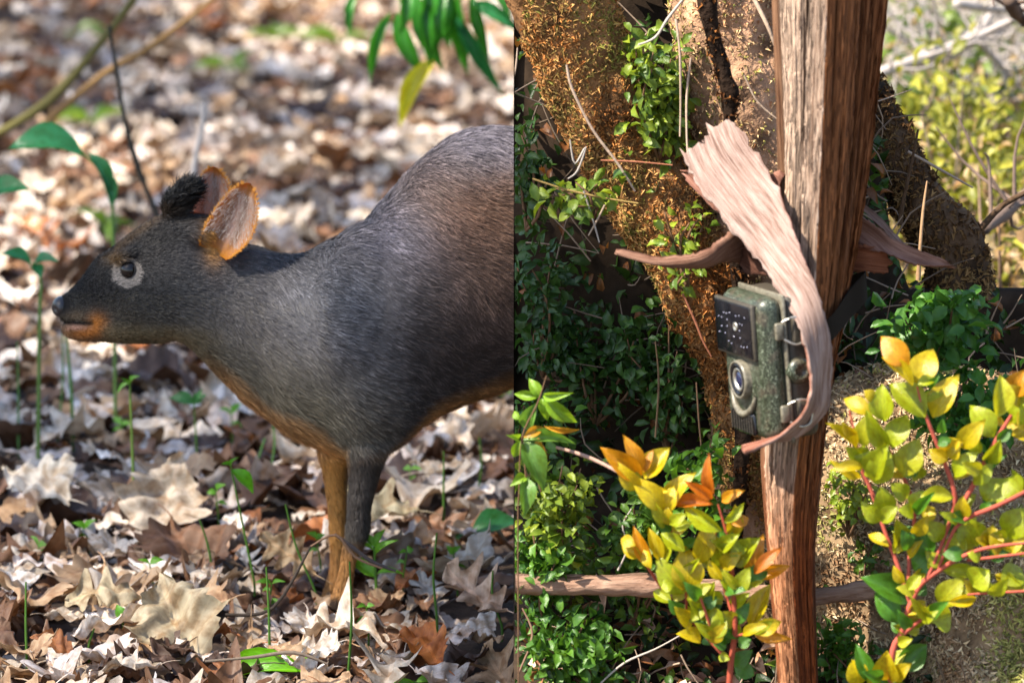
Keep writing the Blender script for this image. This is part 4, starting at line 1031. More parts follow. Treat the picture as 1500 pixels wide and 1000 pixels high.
    SF = (np.array([[0, 1, 2], [1, 3, 2]])[None] + (np.arange(m) * 4)[:, None, None]).reshape(-1, 3)
    SC = np.repeat(tint[ii, jj] * np.array([.36, .27, .21]) * r.uniform(.35, 1.6, (m, 1)), 4, 0)
    tag(link('raised_fibres', mesh_np('raised_fibres', SV - base, SF, SC, smooth=False), M_twig, o), kind='stuff')
    POST['o'] = o; POST['base'] = base
build_post()

# ------------------------------------------------------------------ bark ribbons tied round the post
M_ribbon = fibre_mat('bark_ribbon', [(0.32, (.08, .045, .035)), (0.44, (.27, .185, .155)), (0.54, (.42, .325, .29)), (0.66, (.56, .47, .43))], .8, 800, 26, .9, .003, .12, True)
def ribbon(name, left, right, label, tint=(1, 1, 1), back=(.75, .45, .33), th=.003, n=70, nv=13, cup=0.004, seed=0, rag=.0035, cat='bark strip', group='peeled bark strips on the post'):
    """strip between two edge lines given as (px, py, Y)"""
    A = catmull(np.array([np.array(W(*p)) for p in left]), n); B = catmull(np.array([np.array(W(*p)) for p in right]), n)
    r = np.random.default_rng(seed)
    t = np.linspace(0, 1, nv); V = A[:, None] * (1 - t)[None, :, None] + B[:, None] * t[None, :, None]
    du = np.gradient(V, axis=0); dv = np.gradient(V, axis=1); nrm = unit(np.cross(du, dv))
    if nrm[:, :, 1].mean() > 0: nrm = -nrm
    V = V + nrm * (cup * (4 * (t - .5) ** 2 - 1) * 1.0)[None, :, None]
    fl = V.reshape(-1, 3)
    s = np.concatenate([[0], np.cumsum(np.linalg.norm(np.diff((A + B) / 2, axis=0), axis=1))]); wd = np.linalg.norm(B - A, axis=1)
    fib = np.stack([(t[None] * wd[:, None]).ravel() + seed, np.repeat(s, nv), np.zeros(n * nv)], -1)
    rid = fbm(np.stack([fib[:, 0] * 260, fib[:, 1] * 7, np.zeros(n * nv)], -1), 1, 2, seed) * .0009 + fbm(fl, 35, 2, seed) * .0016
    fl = fl + nrm.reshape(-1, 3) * rid[:, None]
    # ragged ends and edges
    for row, sgn in ((0, -1), (n - 1, 1)):
        d = unit(V[row] - V[row - sgn * 3]) ; fl[row * nv:(row + 1) * nv] += d * (r.normal(0, rag, nv))[:, None]
    for j in (0, nv - 1):
        fl[j::nv] += (dv[:, j] * (r.normal(0, .25, n) + .5 * vnoise(np.stack([np.arange(n) * .35, np.full(n, j * 3.1), np.zeros(n)], -1), 1, seed))[:, None])
    inner = fl - nrm.reshape(-1, 3) * th
    g = grid_faces(n, nv, wrap=False); k = n * nv
    border = [j for j in range(nv)] + [i * nv + nv - 1 for i in range(1, n)] + [(n - 1) * nv + j for j in range(nv - 2, -1, -1)] + [i * nv for i in range(n - 2, 0, -1)]
    st = np.array([[border[i], border[(i + 1) % len(border)], border[(i + 1) % len(border)] + k, border[i] + k] for i in range(len(border))])
    col = np.vstack([np.tile(tint, (k, 1)), np.tile(back, (k, 1))])
    base = fl.mean(0); base[2] = fl[:, 2].min()
    o = link(name, mesh_np(name, np.vstack([fl, inner]) - base, np.vstack([g[:, ::-1], g + k, st]), col, attrs={'fib': np.vstack([fib, fib])}), M_ribbon)
    o.location = base
    return tag(o, label, cat, group)
y0 = YP
ribbon('bark_strip', [(998, 226, y0 + .05), (1018, 268, y0 + .03), (1060, 322, y0 + .0), (1102, 374, y0 - .03), (1140, 425, y0 - .075), (1168, 475, y0 - .105), (1186, 525, y0 - .115), (1190, 570, y0 - .115), (1176, 612, y0 - .115), (1140, 646, y0 - .115), (1092, 666, y0 - .12)],
       [(1064, 170, y0 + .05), (1090, 200, y0 + .03), (1124, 246, y0 + .005), (1152, 314, y0 - .04), (1180, 385, y0 - .085), (1203, 440, y0 - .10), (1219, 505, y0 - .09), (1217, 560, y0 - .08), (1208, 606, y0 - .085), (1168, 640, y0 - .095), (1098, 655, y0 - .10)],
       'long pinkish grey bark strip looping in front of the trail camera', (.82, .78, .76), (.75, .42, .32), .004, 90, 15, .003, 3)
ribbon('bark_strip', [(1002, 262, y0 + .07), (1040, 300, y0 + .06), (1085, 335, y0 + .05), (1125, 365, y0 + .04)], [(1004, 250, y0 + .07), (1055, 252, y0 + .06), (1110, 250, y0 + .05), (1150, 250, y0 + .045)],
       'reddish bark piece showing under the long looping strip', (.78, .5, .42), (.6, .35, .25), .004, 40, 11, .002, 5, .004)
ribbon('bark_strip', [(1085, 330, y0 + .03), (1060, 350, y0 + .0), (1025, 372, y0 - .01), (970, 380, y0 + .0), (905, 366, y0 + .01)], [(1095, 385, y0 + .04), (1065, 385, y0 + .015), (1030, 393, y0 + .0), (975, 392, y0 + .005), (905, 371, y0 + .012)],
       'curved brown bark strip curling out to the left of the post', (.50, .36, .28), (.4, .26, .2), .004, 50, 9, -.004, 7, .004)
ribbon('bark_strip', [(1240, 305, y0 + .10), (1275, 325, y0 + .09), (1310, 352, y0 + .08), (1350, 368, y0 + .075), (1392, 384, y0 + .07)], [(1240, 350, y0 + .10), (1275, 365, y0 + .085), (1310, 375, y0 + .07), (1350, 388, y0 + .065), (1392, 388, y0 + .068)],
       'pointed bark strip sticking out to the right of the post', (.72, .52, .44), (.4, .24, .17), .004, 40, 9, .006, 9, .003)
ribbon('bark_strip', [(1258, 292, y0 + .13), (1285, 315, y0 + .125), (1315, 345, y0 + .12), (1342, 372, y0 + .115)], [(1258, 305, y0 + .13), (1285, 328, y0 + .12), (1312, 356, y0 + .115), (1340, 376, y0 + .113)],
       'narrow grey bark sliver above the pointed strip right of the post', (.7, .6, .55), (.5, .4, .3), .003, 30, 6, .002, 11, .003)
ribbon('bark_strip', [(1240, 358, y0 + .09), (1270, 360, y0 + .085), (1302, 364, y0 + .085)], [(1240, 398, y0 + .09), (1270, 398, y0 + .08), (1304, 400, y0 + .08)],
       'short rusty bark slab below the pointed strip right of the post', (.52, .24, .13), (.3, .15, .08), .006, 24, 9, .003, 13, .005)
ribbon('bark_strip', [(1085, 355, y0 + .02), (1110, 372, y0 + .0), (1135, 388, y0 - .02)], [(1080, 400, y0 + .03), (1105, 402, y0 + .01), (1135, 405, y0 - .01)],
       'dark bark flap tucked over the top of the trail camera', (.22, .13, .10), (.2, .12, .08), .004, 20, 8, .003, 15, .004)

# ------------------------------------------------------------------ trail camera
def camo():
    m, nt, b = new_mat('grass_camouflage')
    co = obj_co(nt)
    v1 = mapping(nt, co, (1, 1, .35)); n1 = noise(nt, 560, 6, v1, .8, 2.0)
    n2 = noise(nt, 60, 3, co)
    c1 = ramp(nt, n1, [(0.42, (.004, .005, .003)), (0.50, (.014, .020, .009)), (0.56, (.045, .06, .03)), (0.62, (.36, .40, .32))])
    c2 = ramp(nt, n1, [(0.40, (.008, .007, .005)), (0.52, (.045, .038, .025)), (0.64, (.26, .24, .17))])
    f = nt.nodes.new('ShaderNodeMapRange'); f.inputs['From Min'].default_value = .5; f.inputs['From Max'].default_value = .62; nt.links.new(n2, f.inputs['Value'])
    nt.links.new(mixc(nt, f.outputs[0], c1, c2), b.inputs['Base Color']); b.inputs['Roughness'].default_value = .38
    b.inputs['Specular IOR Level'].default_value = .5
    return m
M_camo = camo()
M_camodark = plain_mat('olive_plastic', (.060, .050, .036), .5, .4, 0, 300, (.03, .026, .02))
M_black = plain_mat('black_plastic', (.006, .006, .008), .10, .4)
M_glass = plain_mat('lens_glass', (.012, .016, .05), .05, .9)
M_steel = plain_mat('steel_wire', (.45, .43, .38), .35, .5, .8)
M_tanp = plain_mat('tan_plastic', (.17, .155, .115), .38, .45, 0, 250, (.08, .07, .05))
M_led = plain_mat('led_lens', (.34, .34, .46), .2, .6)
def bev_box(size, ctr=(0, 0, 0), bev=.004, seg=3, shear=None):
    bm = bmesh.new(); bmesh.ops.create_cube(bm, size=1.0)
    for v in bm.verts:
        v.co = Vector((v.co.x * size[0] + ctr[0], v.co.y * size[1] + ctr[1], v.co.z * size[2] + ctr[2]))
        if shear: shear(v)
    if bev: bmesh.ops.bevel(bm, geom=list(bm.edges), offset=bev, segments=seg, profile=.5, affect='EDGES')
    return bm
def bm_obj(name, bm, mat, parent, smooth=True):
    me = bpy.data.meshes.new(name); bmesh.ops.recalc_face_normals(bm, faces=bm.faces); bm.to_mesh(me); bm.free()
    me.polygons.foreach_set('use_smooth', np.full(len(me.polygons), smooth)); 
    return link(name, me, mat, parent)
def lathe_y(prof, n=40, ctr=(0, 0, 0)):
    """rings round the -y axis: prof = [(radius, y)]"""
    th = np.linspace(0, 2 * np.pi, n, endpoint=False)
    V = np.array([[(r * math.cos(t) + ctr[0], y + ctr[1], r * math.sin(t) + ctr[2]) for t in th] for r, y in prof]).reshape(-1, 3)
    return V, grid_faces(len(prof), n)
def build_trailcam():
    Wc, Hc, D1, D2 = .104, .152, .026, .032
    c = W(1131, 530, YP - .050)
    root = empty('trail_camera', (c.x, c.y, c.z - Hc / 2), 'grass camouflage trail camera with black infrared panel strapped to the post', 'trail camera')
    root.rotation_euler = (R(4), R(-3), R(-68))
    # local frame: x width (right end towards the photographer), -y front, z up from the base
    def front(v):   # the front shell narrows a little to the face
        if v.co.y < -D1 + .004: v.co.x *= .93; v.co.z = (v.co.z - Hc / 2) * .955 + Hc / 2
    bm = bev_box((Wc, D1, Hc), (0, -D1 / 2, Hc / 2), .012, 5, front); shell = bm_obj('front_shell', bm, M_camo, root)
    # sunken middle: arched raised bridge round the lens is modelled by ribs
    bm = bev_box((Wc * .97, D2, Hc * .97), (0, D2 / 2 + .0016, Hc / 2), .009, 4); back = bm_obj('rear_housing', bm, M_camodark, root)
    bm = bev_box((Wc * 1.012, .004, Hc * 1.008), (0, .0008, Hc / 2), .0016, 2); bm_obj('seal_lip', bm, M_tanp, root)
    # infrared panel
    yf = -D1
    bm = bev_box((Wc * .86, .006, Hc * .385), (-Wc * .05, yf - .0015, Hc * .755), .002, 2); fr = bm_obj('panel_frame', bm, M_camodark, root)
    bm = bev_box((Wc * .82, .004, Hc * .35), (-Wc * .05, yf - .0036, Hc * .757), .001, 2); pan = bm_obj('infrared_panel', bm, M_black, root)
    vs, fs, o = [], [], 0
    for i in range(10):
        for j in range(5):
            if (i in (5, 6) and j in (2, 3)) or random.random() < .3: continue
            v, f = lathe_y([(.0007, 0), (.0005, -.0004), (.0001, -.0005)], 8, (-Wc * .05 - .034 + i * .0072 + random.uniform(-.0012, .0012), yf - .0056, Hc * .655 + j * .0076 + random.uniform(-.0012, .0012))); vs.append(v); fs.append(tri(f) + o); o += len(v)
    link('led_array', mesh_np('led_array', np.vstack(vs), np.vstack(fs)), M_led, pan)
    v, f = lathe_y([(.0045, 0), (.0045, -.001), (.0034, -.0012), (.0030, -.0006), (.0001, -.0004)], 24, (-Wc * .05 + .007, yf - .0056, Hc * .775)); link('light_sensor', mesh_np('light_sensor', v, f), M_steel, pan)
    # lens barrel
    lc = (0.0, yf, Hc * .41)
    v, f = lathe_y([(.0225, .012), (.0215, .004), (.0205, .000), (.0200, -.005), (.0195, -.0080), (.0175, -.0080), (.017, -.0050)], 48, lc); lb = link('lens_barrel', mesh_np('lens_barrel', v, f), M_tanp, root)
    v, f = lathe_y([(.0172, -.0045), (.0168, -.0075), (.0135, -.0077), (.0125, -.0050)], 48, lc); link('lens_ring', mesh_np('lens_ring', v, f), M_black, lb)
    v, f = lathe_y([(.0126, -.0045), (.0122, -.0067), (.0095, -.0065), (.0088, -.0043)], 40, lc); link('inner_ring', mesh_np('inner_ring', v, f), M_steel, lb)
    v, f = lathe_y([(.0092, -.0035), (.008, -.0053), (.005, -.0065), (.0001, -.0070)], 36, lc); link('lens', mesh_np('lens', v, f), M_glass, lb)
    # arched lip under the lens and ribbed motion sensor window
    P = [(math.cos(a) * .030, yf - .001 - .003 * math.sin(math.pi * i / 16), lc[2] - .003 + math.sin(a) * .033) for i, a in enumerate(np.linspace(R(200), R(340), 17))]
    v, f = tube(P, [.002, .0034, .0038, .0034, .002], 10, 24); link('sensor_lip', mesh_np('sensor_lip', v, f), M_tanp, root)
    bm = bev_box((Wc * .50, .006, Hc * .155), (-Wc * .02, yf - .0012, Hc * .115), .003, 2); sw = bm_obj('sensor_window', bm, M_black, root)
    for i in range(9):
        bm = bev_box((.0012, .0012, Hc * .12), (-Wc * .02 - .024 + i * .006, yf - .0046, Hc * .115), 0); bm_obj('sensor_rib', bm, M_camodark, sw, False)
    # side hardware on the +x face: two wire latches and a round knob
    for z in (Hc * .76, Hc * .20):
        bm = bev_box((.007, .014, .026), (Wc / 2 + .002, .014, z), .002, 2); la = bm_obj('latch', bm, M_camodark, root)
        P = [(Wc / 2 + .003, -.004, z + .010), (Wc / 2 + .007, .004, z + .014), (Wc / 2 + .008, .014, z + .013), (Wc / 2 + .008, .020, z + .006), (Wc / 2 + .008, .018, z - .010), (Wc / 2 + .007, .008, z - .014), (Wc / 2 + .003, -.003, z - .008)]
        v, f = tube(P, [.0013] * 7, 7); link('wire_loop', mesh_np('wire_loop', v, f), M_steel, la)
        bm = bev_box((.006, .010, .018), (Wc / 2 - .001, -.006, z), .002, 2); bm_obj('hinge', bm, M_tanp, la)
    v, f = lathe_y([(.0001, .008), (.0125, .008), (.0135, .004), (.0135, -.002), (.011, -.006), (.006, -.0075), (.0045, -.004), (.0001, -.004)], 32)
    v = np.stack([-v[:, 1] + Wc / 2, v[:, 0] + .012, v[:, 2] + Hc * .48], -1); link('knob', mesh_np('knob', v, f), M_camo, root)
    return root
tc = build_trailcam()
# strap round post and camera
def strap():
    M, nt, b = new_mat('woven_strap')
    br = N(nt, 'ShaderNodeTexChecker', Scale=900.0); br.inputs['Color1'].default_value = (.022, .016, .011, 1); br.inputs['Color2'].default_value = (.012, .010, .008, 1)
    nt.links.new(obj_co(nt), br.inputs['Vector']); nt.links.new(br.outputs['Color'], b.inputs['Base Color']); b.inputs['Roughness'].default_value = .95; b.inputs['Specular IOR Level'].default_value = .05
    bump(nt, b, br.outputs['Fac'], .6, .001)
    top = [(1150, 470, YP - .045), (1190, 478, YP - .055), (1218, 462, YP - .045), (1245, 425, YP + .03), (1265, 402, YP + .075), (1262, 398, YP + .125), (1200, 420, YP + .135), (1150, 440, YP + .12), (1140, 455, YP + .03)]
    bot = [(1150, 505, YP - .045), (1190, 512, YP - .055), (1219, 498, YP - .045), (1246, 466, YP + .03), (1268, 442, YP + .075), (1263, 436, YP + .125), (1200, 455, YP + .135), (1150, 475, YP + .12), (1140, 490, YP + .03)]
    n = 60
    A = catmull([np.array(W(*p)) for p in top], n); B = catmull([np.array(W(*p)) for p in bot], n)
    ctr = (A + B) / 2; o = unit((ctr - ctr.mean(0)) * np.array([1, 1, 0])) * .0016
    ring = np.stack([A, B, B - o, A - o], 1); V = ring.reshape(-1, 3)
    base = V.mean(0); base[2] = V[:, 2].min()
    Q = grid_faces(n, 4)
    ob = link('nylon_strap', mesh_np('nylon_strap', V - base, Q, smooth=False), M); ob.location = base
    tag(ob, 'dark woven strap that ties the trail camera to the post', 'strap')
strap()

# ------------------------------------------------------------------ fallen branch
def fallen_branch():
    M = fibre_mat('peeled_branch', [(0.25, (.10, .05, .035)), (0.45, (.28, .17, .12)), (0.6, (.40, .27, .20)), (0.8, (.50, .37, .29))], .85, 110, 30, 1.0, .008, .1)
    P = [(730, 855), (790, 857), (850, 856), (900, 859), (960, 857), (1010, 861), (1100, 866), (1200, 872), (1290, 860), (1340, 852)]
    wd = [30, 33, 31, 34, 36, 30, 27, 26, 30, 20]
    Y = 4.245
    pts = [np.array(W(x, y, Y + .03 * (x - 730) / 600)) for x, y in P]
    v, q = tube(pts, [w / 2 * Y / F for w in wd], 22, 110)
    ax = catmull(pts, 110); axr = np.vstack([np.repeat(ax, 22, 0), pts[0][None], pts[-1][None]])
    v = v + unit(v - axr) * (.0028 * fbm(v * np.array([.5, 1, 1]), 70, 3, 61) + .003 * vnoise(v, 30, 62))[:, None]
    v[:, 0] = np.maximum(v[:, 0], .003)
    th = np.arange(len(v)) % 22
    fib = np.stack([th * .004, v[:, 0], v[:, 2]], -1)
    base = v.mean(0); base[2] = v[:, 2].min()
    o = link('fallen_branch', mesh_np('fallen_branch', v - base, tri(q), attrs={'fib': fib}), M); o.location = base
    tag(o, 'pale peeling fallen branch lying level behind the post', 'branch')
fallen_branch()
# ------------------------------------------------------------------ undergrowth on the bank
T_small = leaf_template('oval', 3, .2, .2)
T_slim = leaf_template('lance', 3, .25, .3)
def scatter_leaves(P, out, L, C, T, seed, hang=.1, spread=.8):
    r = np.random.default_rng(seed); n = len(P)
    al = unit(out * .5 + r.normal(0, spread, (n, 3)) + np.array([0, 0, .15 - hang]))
    nm = unit(out * .6 + r.normal(0, .5, (n, 3)) + np.array([-.2, -.2, .7]))
    v, f, idx = place_template(T, P, al, nm, L, L * r.uniform(.45, .65, n))
    v[:, 0] = np.maximum(v[:, 0], .003)
    return v, f, C[idx]
def undergrowth():
    r = np.random.default_rng(91)
    n = 17000
    P, Nn, _ = sample_surface(BANK['V'], BANK['front'], n, r)
    if Nn[:, 1].mean() > 0: Nn = -Nn
    px, py = to_px(P)
    k = (P[:, 1] < 4.64) & (P[:, 0] > .006) & (P[:, 0] < .75) & (P[:, 2] > -.02) & (py > -60)
    den = vnoise(P, 9, 4) * .5 + .55
    k &= r.random(n) < den + .25
    P = P[k]; n = len(P)
    out = np.tile(np.array([-.1, -1.0, .25]), (n, 1))
    d = r.uniform(0, .09, n) ** 1.0 * (.4 + .6 * r.random(n))
    P = P + out * d[:, None]
    px, py = to_px(P)
    bright = vnoise(P, 7, 14) * .5 + .5
    C = np.array((.016, .040, .010))[None] * (1 - bright[:, None]) + np.array((.050, .105, .016))[None] * bright[:, None]
    C *= r.uniform(.5, 1.5, (n, 1))
    dead = r.random(n) < .16; C[dead] = np.array((.26, .10, .035)) * r.uniform(.4, 1.3, (dead.sum(), 1)); lime = (r.random(n) < .12) & (P[:, 2] < .3); C[lime] = np.array((.20, .28, .03)) * r.uniform(.6, 1.2, (lime.sum(), 1))
    L = r.uniform(.010, .026, n)
    v, f, c = scatter_leaves(P, out, L, C, T_slim, 5)
    tag(link('undergrowth', mesh_np('undergrowth', v, f, c), M_green), 'dense dark green small leaved undergrowth on the bank', 'undergrowth', kind='stuff')
    # fine dead twigs and litter among it
    parts = []; cols = []
    for i in range(420):
        p = P[r.integers(n)] + np.array([0, -.03, 0]); a = r.normal(0, 1, 3) * np.array([.7, .25, .8]); a = a / np.linalg.norm(a) * r.uniform(.03, .10)
        if p[0] < .05 and a[0] < 0: a[0] *= -1
        tv, tf = tube([p, p + a * .5 + r.normal(0, .006, 3), p + a], [.0012, .0010, .0005], 4, 5, cap=False)
        tv[:, 0] = np.maximum(tv[:, 0], .003)
        parts.append((tv, tf)); cols.append(np.tile(np.array((.30, .22, .16)) * r.uniform(.25, 1.3), (len(tv), 1)))
    v, f = join(parts)
    tag(link('dead_twigs', mesh_np('dead_twigs', v, f, np.vstack(cols)), M_twig), 'fine dead twigs tangled in the undergrowth', 'twigs', kind='stuff')
undergrowth()
def bank_y(x, z):
    """front of the bank at height z (its profile, without the bumps)"""
    h = float(crest(x))
    return float(np.interp(z, [0, .05, .10, .17, .27 * min(1, h / .5), .52 * h, .66 * h, .8 * h, .93 * h, h], [4.25, 4.33, 4.42, 4.49, 4.545, 4.575, 4.595, 4.61, 4.62, 4.635]))
def shrub(cx, cy, rx, ry, n, Y, thick, L0, L1, c0, c1, label, group, seed, foot=None, T=None, name='understory_shrub', cat='shrub'):
    """leafy shrub: stems from one foot, leaves in clumps through an ellipsoid about pixel cx,cy"""
    r = np.random.default_rng(seed); c = np.array(W(cx, cy, Y)); sc = Y / F * 1.03
    fx, fy = foot or (cx + r.uniform(-10, 10), cy + ry * 1.4)
    f0 = np.array(W(fx, fy, Y + thick * .3)); f0[1] = max(f0[1], Y)
    f0[2] = max(min(f0[2], .1), -.02) if foot is None and Y < 4.3 else f0[2]
    root = empty(name, tuple(f0), label, cat, group)
    ns = 7; parts = []; tips = []
    for i in range(ns):
        t = c + unit(r.normal(0, 1, 3)) * np.array([rx * sc, thick, ry * sc]) * r.uniform(.5, .95)
        t[0] = max(t[0], .01)
        m = (f0 + t) / 2 + r.normal(0, .012, 3); m[0] = max(m[0], .008)
        parts.append(tube([f0, m, t], [.0022, .0016, .0008], 5, 9)); tips.append(catmull([f0, m, t], 20))
    v, f = join(parts); v[:, 0] = np.maximum(v[:, 0], .003)
    link('stem', mesh_np('stem', v - f0, f, np.tile((.16, .09, .05), (len(v), 1))), M_twig, root)
    K = r.integers(ns, size=n); tt = np.clip(r.beta(3.0, 1.2, n) * 19, 0, 19).astype(int)
    P = np.array([tips[k][t] for k, t in zip(K, tt)]) + r.normal(0, 1, (n, 3)) * np.array([rx * sc, thick, ry * sc]) * .24
    P[:, 0] = np.maximum(P[:, 0], .005)
    out = unit(P - (c + np.array([0, thick, 0])))
    w = np.clip(r.random((n, 1)) * .7 + .3 * (vnoise(P, 30, seed)[:, None] + .5), 0, 1)
    C = np.array(c0) * (1 - w) + np.array(c1) * w
    v, fc, cc = scatter_leaves(P, out, r.uniform(L0, L1, n), C, T or T_small, seed)
    link('foliage', mesh_np('foliage', v - f0, fc, cc), M_green, root)
    return root
GR = 'leafy shrubs growing on the bank'
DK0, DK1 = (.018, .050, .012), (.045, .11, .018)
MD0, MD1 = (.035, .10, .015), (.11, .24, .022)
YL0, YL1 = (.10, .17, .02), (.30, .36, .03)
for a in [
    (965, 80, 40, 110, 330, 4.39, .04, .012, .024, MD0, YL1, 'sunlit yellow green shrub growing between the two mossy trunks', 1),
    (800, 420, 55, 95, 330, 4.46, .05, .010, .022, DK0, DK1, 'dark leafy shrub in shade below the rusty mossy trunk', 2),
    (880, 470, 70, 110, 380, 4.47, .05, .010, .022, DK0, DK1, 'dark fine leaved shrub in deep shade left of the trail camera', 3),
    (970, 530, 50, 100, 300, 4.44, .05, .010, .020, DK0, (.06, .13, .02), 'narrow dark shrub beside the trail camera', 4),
    (830, 700, 85, 60, 520, 4.29, .05, .010, .020, MD0, YL1, 'small leaved bright green shrub above the fallen branch', 5),
    (930, 780, 70, 60, 460, 4.29, .05, .010, .020, MD0, (.16, .28, .03), 'small leaved shrub behind the orange yellow shoots', 6),
    (800, 790, 60, 50, 420, 4.28, .04, .010, .020, MD0, MD1, 'dim green shrub resting against the fallen branch', 7),
    (840, 935, 60, 40, 300, 4.24, .04, .012, .024, MD0, MD1, 'low rounded leaf shrub below the fallen branch', 8),
    (1230, 940, 40, 45, 170, 4.26, .03, .010, .020, MD0, MD1, 'low leafy shrub at the foot of the post', 9),
    (1030, 690, 50, 50, 160, 4.30, .03, .012, .024, MD0, MD1, 'leafy shrub below the trail camera', 10),
    (1370, 450, 90, 45, 420, 4.34, .06, .012, .026, (.03, .11, .02), (.10, .24, .03), 'spreading glossy green shrub right of the post above the yellow shrub', 11),
    (1440, 580, 75, 55, 300, 4.30, .05, .012, .026, (.03, .11, .02), (.10, .26, .03), 'dark green toothed shrub behind the yellow shrub', 12),
    (1000, 340, 50, 60, 80, 4.33, .03, .010, .020, MD0, YL1, 'creeper with small bright leaves on the rusty mossy trunk', 13),
    (860, 280, 80, 30, 70, 4.32, .03, .012, .024, MD0, YL1, 'thin creeper with bright round leaves crossing the dark hollow', 14),
    (1240, 700, 30, 60, 120, 4.33, .03, .008, .016, MD0, YL1, 'small creeper right of the post below the strap', 15),
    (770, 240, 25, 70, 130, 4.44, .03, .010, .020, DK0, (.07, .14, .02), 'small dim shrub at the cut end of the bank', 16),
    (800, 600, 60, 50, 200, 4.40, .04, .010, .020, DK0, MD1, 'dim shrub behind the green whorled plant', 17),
    (1290, 800, 45, 60, 150, 4.33, .03, .010, .018, MD0, YL0, 'thin creeper on the mound behind the yellow shrub', 18)]:
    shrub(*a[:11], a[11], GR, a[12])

# moss over the mound, tan and lit
for _v, _f, MD in MOUND['all']: moss_on(_v, _f, 55000, (0, 0, 0), MD, [(.22, .12, .06), (.42, .27, .15), (.56, .41, .25), (.62, .49, .30), (.45, .40, .14), (.32, .32, .09)], .003, .009, -.2, 55, .4, None, .8, .6)
def bank_litter():
    r = np.random.default_rng(17); n = 1500
    P, Nn, _ = sample_surface(BANK['V'], BANK['front'], 9000, r)
    k = (P[:, 2] < .13) & (P[:, 0] < .75) & (P[:, 1] < 4.5) & (P[:, 0] > .02); P = P[k][:n]; n = len(P)
    P = P + np.array([0, -.006, .008])
    C = np.array([(.30, .14, .08), (.22, .11, .06), (.38, .24, .16), (.10, .05, .03), (.45, .33, .25)])[r.integers(5, size=n)] * r.uniform(.6, 1.2, (n, 1))
    L = r.uniform(.012, .040, n)
    al = unit(r.normal(0, 1, (n, 3)) * np.array([1, 1, .4])); nm = unit(r.normal(0, .5, (n, 3)) + np.array([0, -.4, 1]))
    v, f, idx = place_template(leaf_template('oval', 4, .3, .5), P, al, nm, L, L * r.uniform(.25, .6, n)); v[:, 0] = np.maximum(v[:, 0], .003)
    tag(link('bank_litter', mesh_np('bank_litter', v, f, C[idx]), M_litter_a), 'reddish dead leaves and chips at the foot of the bank', 'leaf litter', kind='stuff')
bank_litter()

# ------------------------------------------------------------------ tendrils, creeper stems and dry stalks
def stalk(pts, wpx, col, label, name='dry_stalk'):
    P = [np.array(W(*p)) for p in pts]; rad = [w / 2 * 4.35 / F for w in wpx]
    base = min(P, key=lambda p: p[2]).copy()
    v, q = tube(P, rad, 6, wob=.2); v[:, 0] = np.maximum(v[:, 0], .003)
    o = link(name, mesh_np(name, v - base, q, np.tile(col, (len(v), 1))), M_twig); o.location = base
    return tag(o, label, 'stalk', 'dry stalks and tendrils in front of the mossy trunks')
y1 = 4.31
PALE = (.46, .34, .25); RED = (.34, .13, .07); GREY = (.42, .37, .32)
stalk([(830, 95, y1), (838, 130, y1), (868, 190, y1), (905, 240, y1), (930, 280, y1)], [3, 4, 4, 4, 3], PALE, 'pale curved tendril hanging over the rusty moss')
stalk([(990, 28, y1), (996, 80, y1 - .005), (997, 150, y1), (996, 200, y1)], [4, 4, 3.5, 3], PALE, 'long straight pale stalk above the top of the bark strip')
stalk([(1012, 85, y1), (1006, 140, y1), (1006, 200, y1 - .01), (1008, 235, y1 - .02)], [3.5, 4, 3.5, 3], PALE, 'straight stalk hanging onto the end of the bark strip')
stalk([(1000, 0, y1), (978, 28, y1), (960, 55, y1), (935, 66, y1)], [3, 4, 4, 2.5], GREY, 'grey forked twig between the mossy trunks')
stalk([(1105, 0, y1 + .03), (1125, 40, y1 + .02), (1138, 75, y1 + .02)], [6, 6, 5], PALE, 'pale leaning twig against the grey edge of the post')
stalk([(1090, 110, y1), (1110, 150, y1), (1145, 180, y1)], [3, 3, 2.5], PALE, 'thin twig lying over the pinkish brown trunk')
stalk([(780, 262, y1), (830, 278, y1), (885, 290, y1), (935, 298, y1)], [3, 3.5, 3.5, 2.5], (.36, .24, .08), 'yellowish creeper stem crossing the dark hollow')
stalk([(835, 205, y1), (842, 240, y1), (858, 215, y1), (846, 250, y1), (832, 262, y1)], [2.5, 3, 3, 3, 2], GREY, 'curly grey tendril below the rusty moss')
stalk([(855, 280, y1), (868, 320, y1), (878, 355, y1)], [3, 3, 2], GREY, 'short dark grey tendril dropping into the hollow')
stalk([(886, 300, y1), (875, 322, y1), (862, 345, y1)], [3, 3, 2], PALE, 'short forked pale twig below the creeper stem')
stalk([(880, 235, y1), (930, 237, y1), (985, 242, y1)], [2.5, 3, 2], RED, 'thin red stem crossing the rusty moss')
stalk([(752, 115, y1), (756, 95, y1), (758, 70, y1)], [3, 3, 2], PALE, 'short pale stalk beside the cut end of the bank')
stalk([(1000, 430, y1), (1018, 470, y1), (1030, 500, y1), (1042, 522, y1)], [3, 3.5, 3, 2], RED, 'reddish twig hanging left of the trail camera')
stalk([(1020, 560, y1), (1024, 620, y1), (1030, 680, y1)], [2.5, 2.5, 2], (.20, .12, .07), 'dark drooping stem below the camera lens side')
stalk([(960, 640, y1), (965, 560, y1), (960, 500, y1)], [3, 3, 2], (.14, .09, .05), 'upright dim stem in the shaded shrub')
stalk([(815, 655, 4.12), (850, 665, 4.11), (885, 680, 4.10), (930, 705, 4.08)], [5, 6, 6, 4], (.42, .26, .20), 'pinkish bare stem reaching to the orange leaves')
stalk([(1345, 410, 4.4), (1348, 360, 4.4), (1352, 310, 4.41), (1358, 265, 4.42)], [7, 6, 5, 2], (.36, .22, .12), 'pointed dry stalk standing in front of the dark trunk')
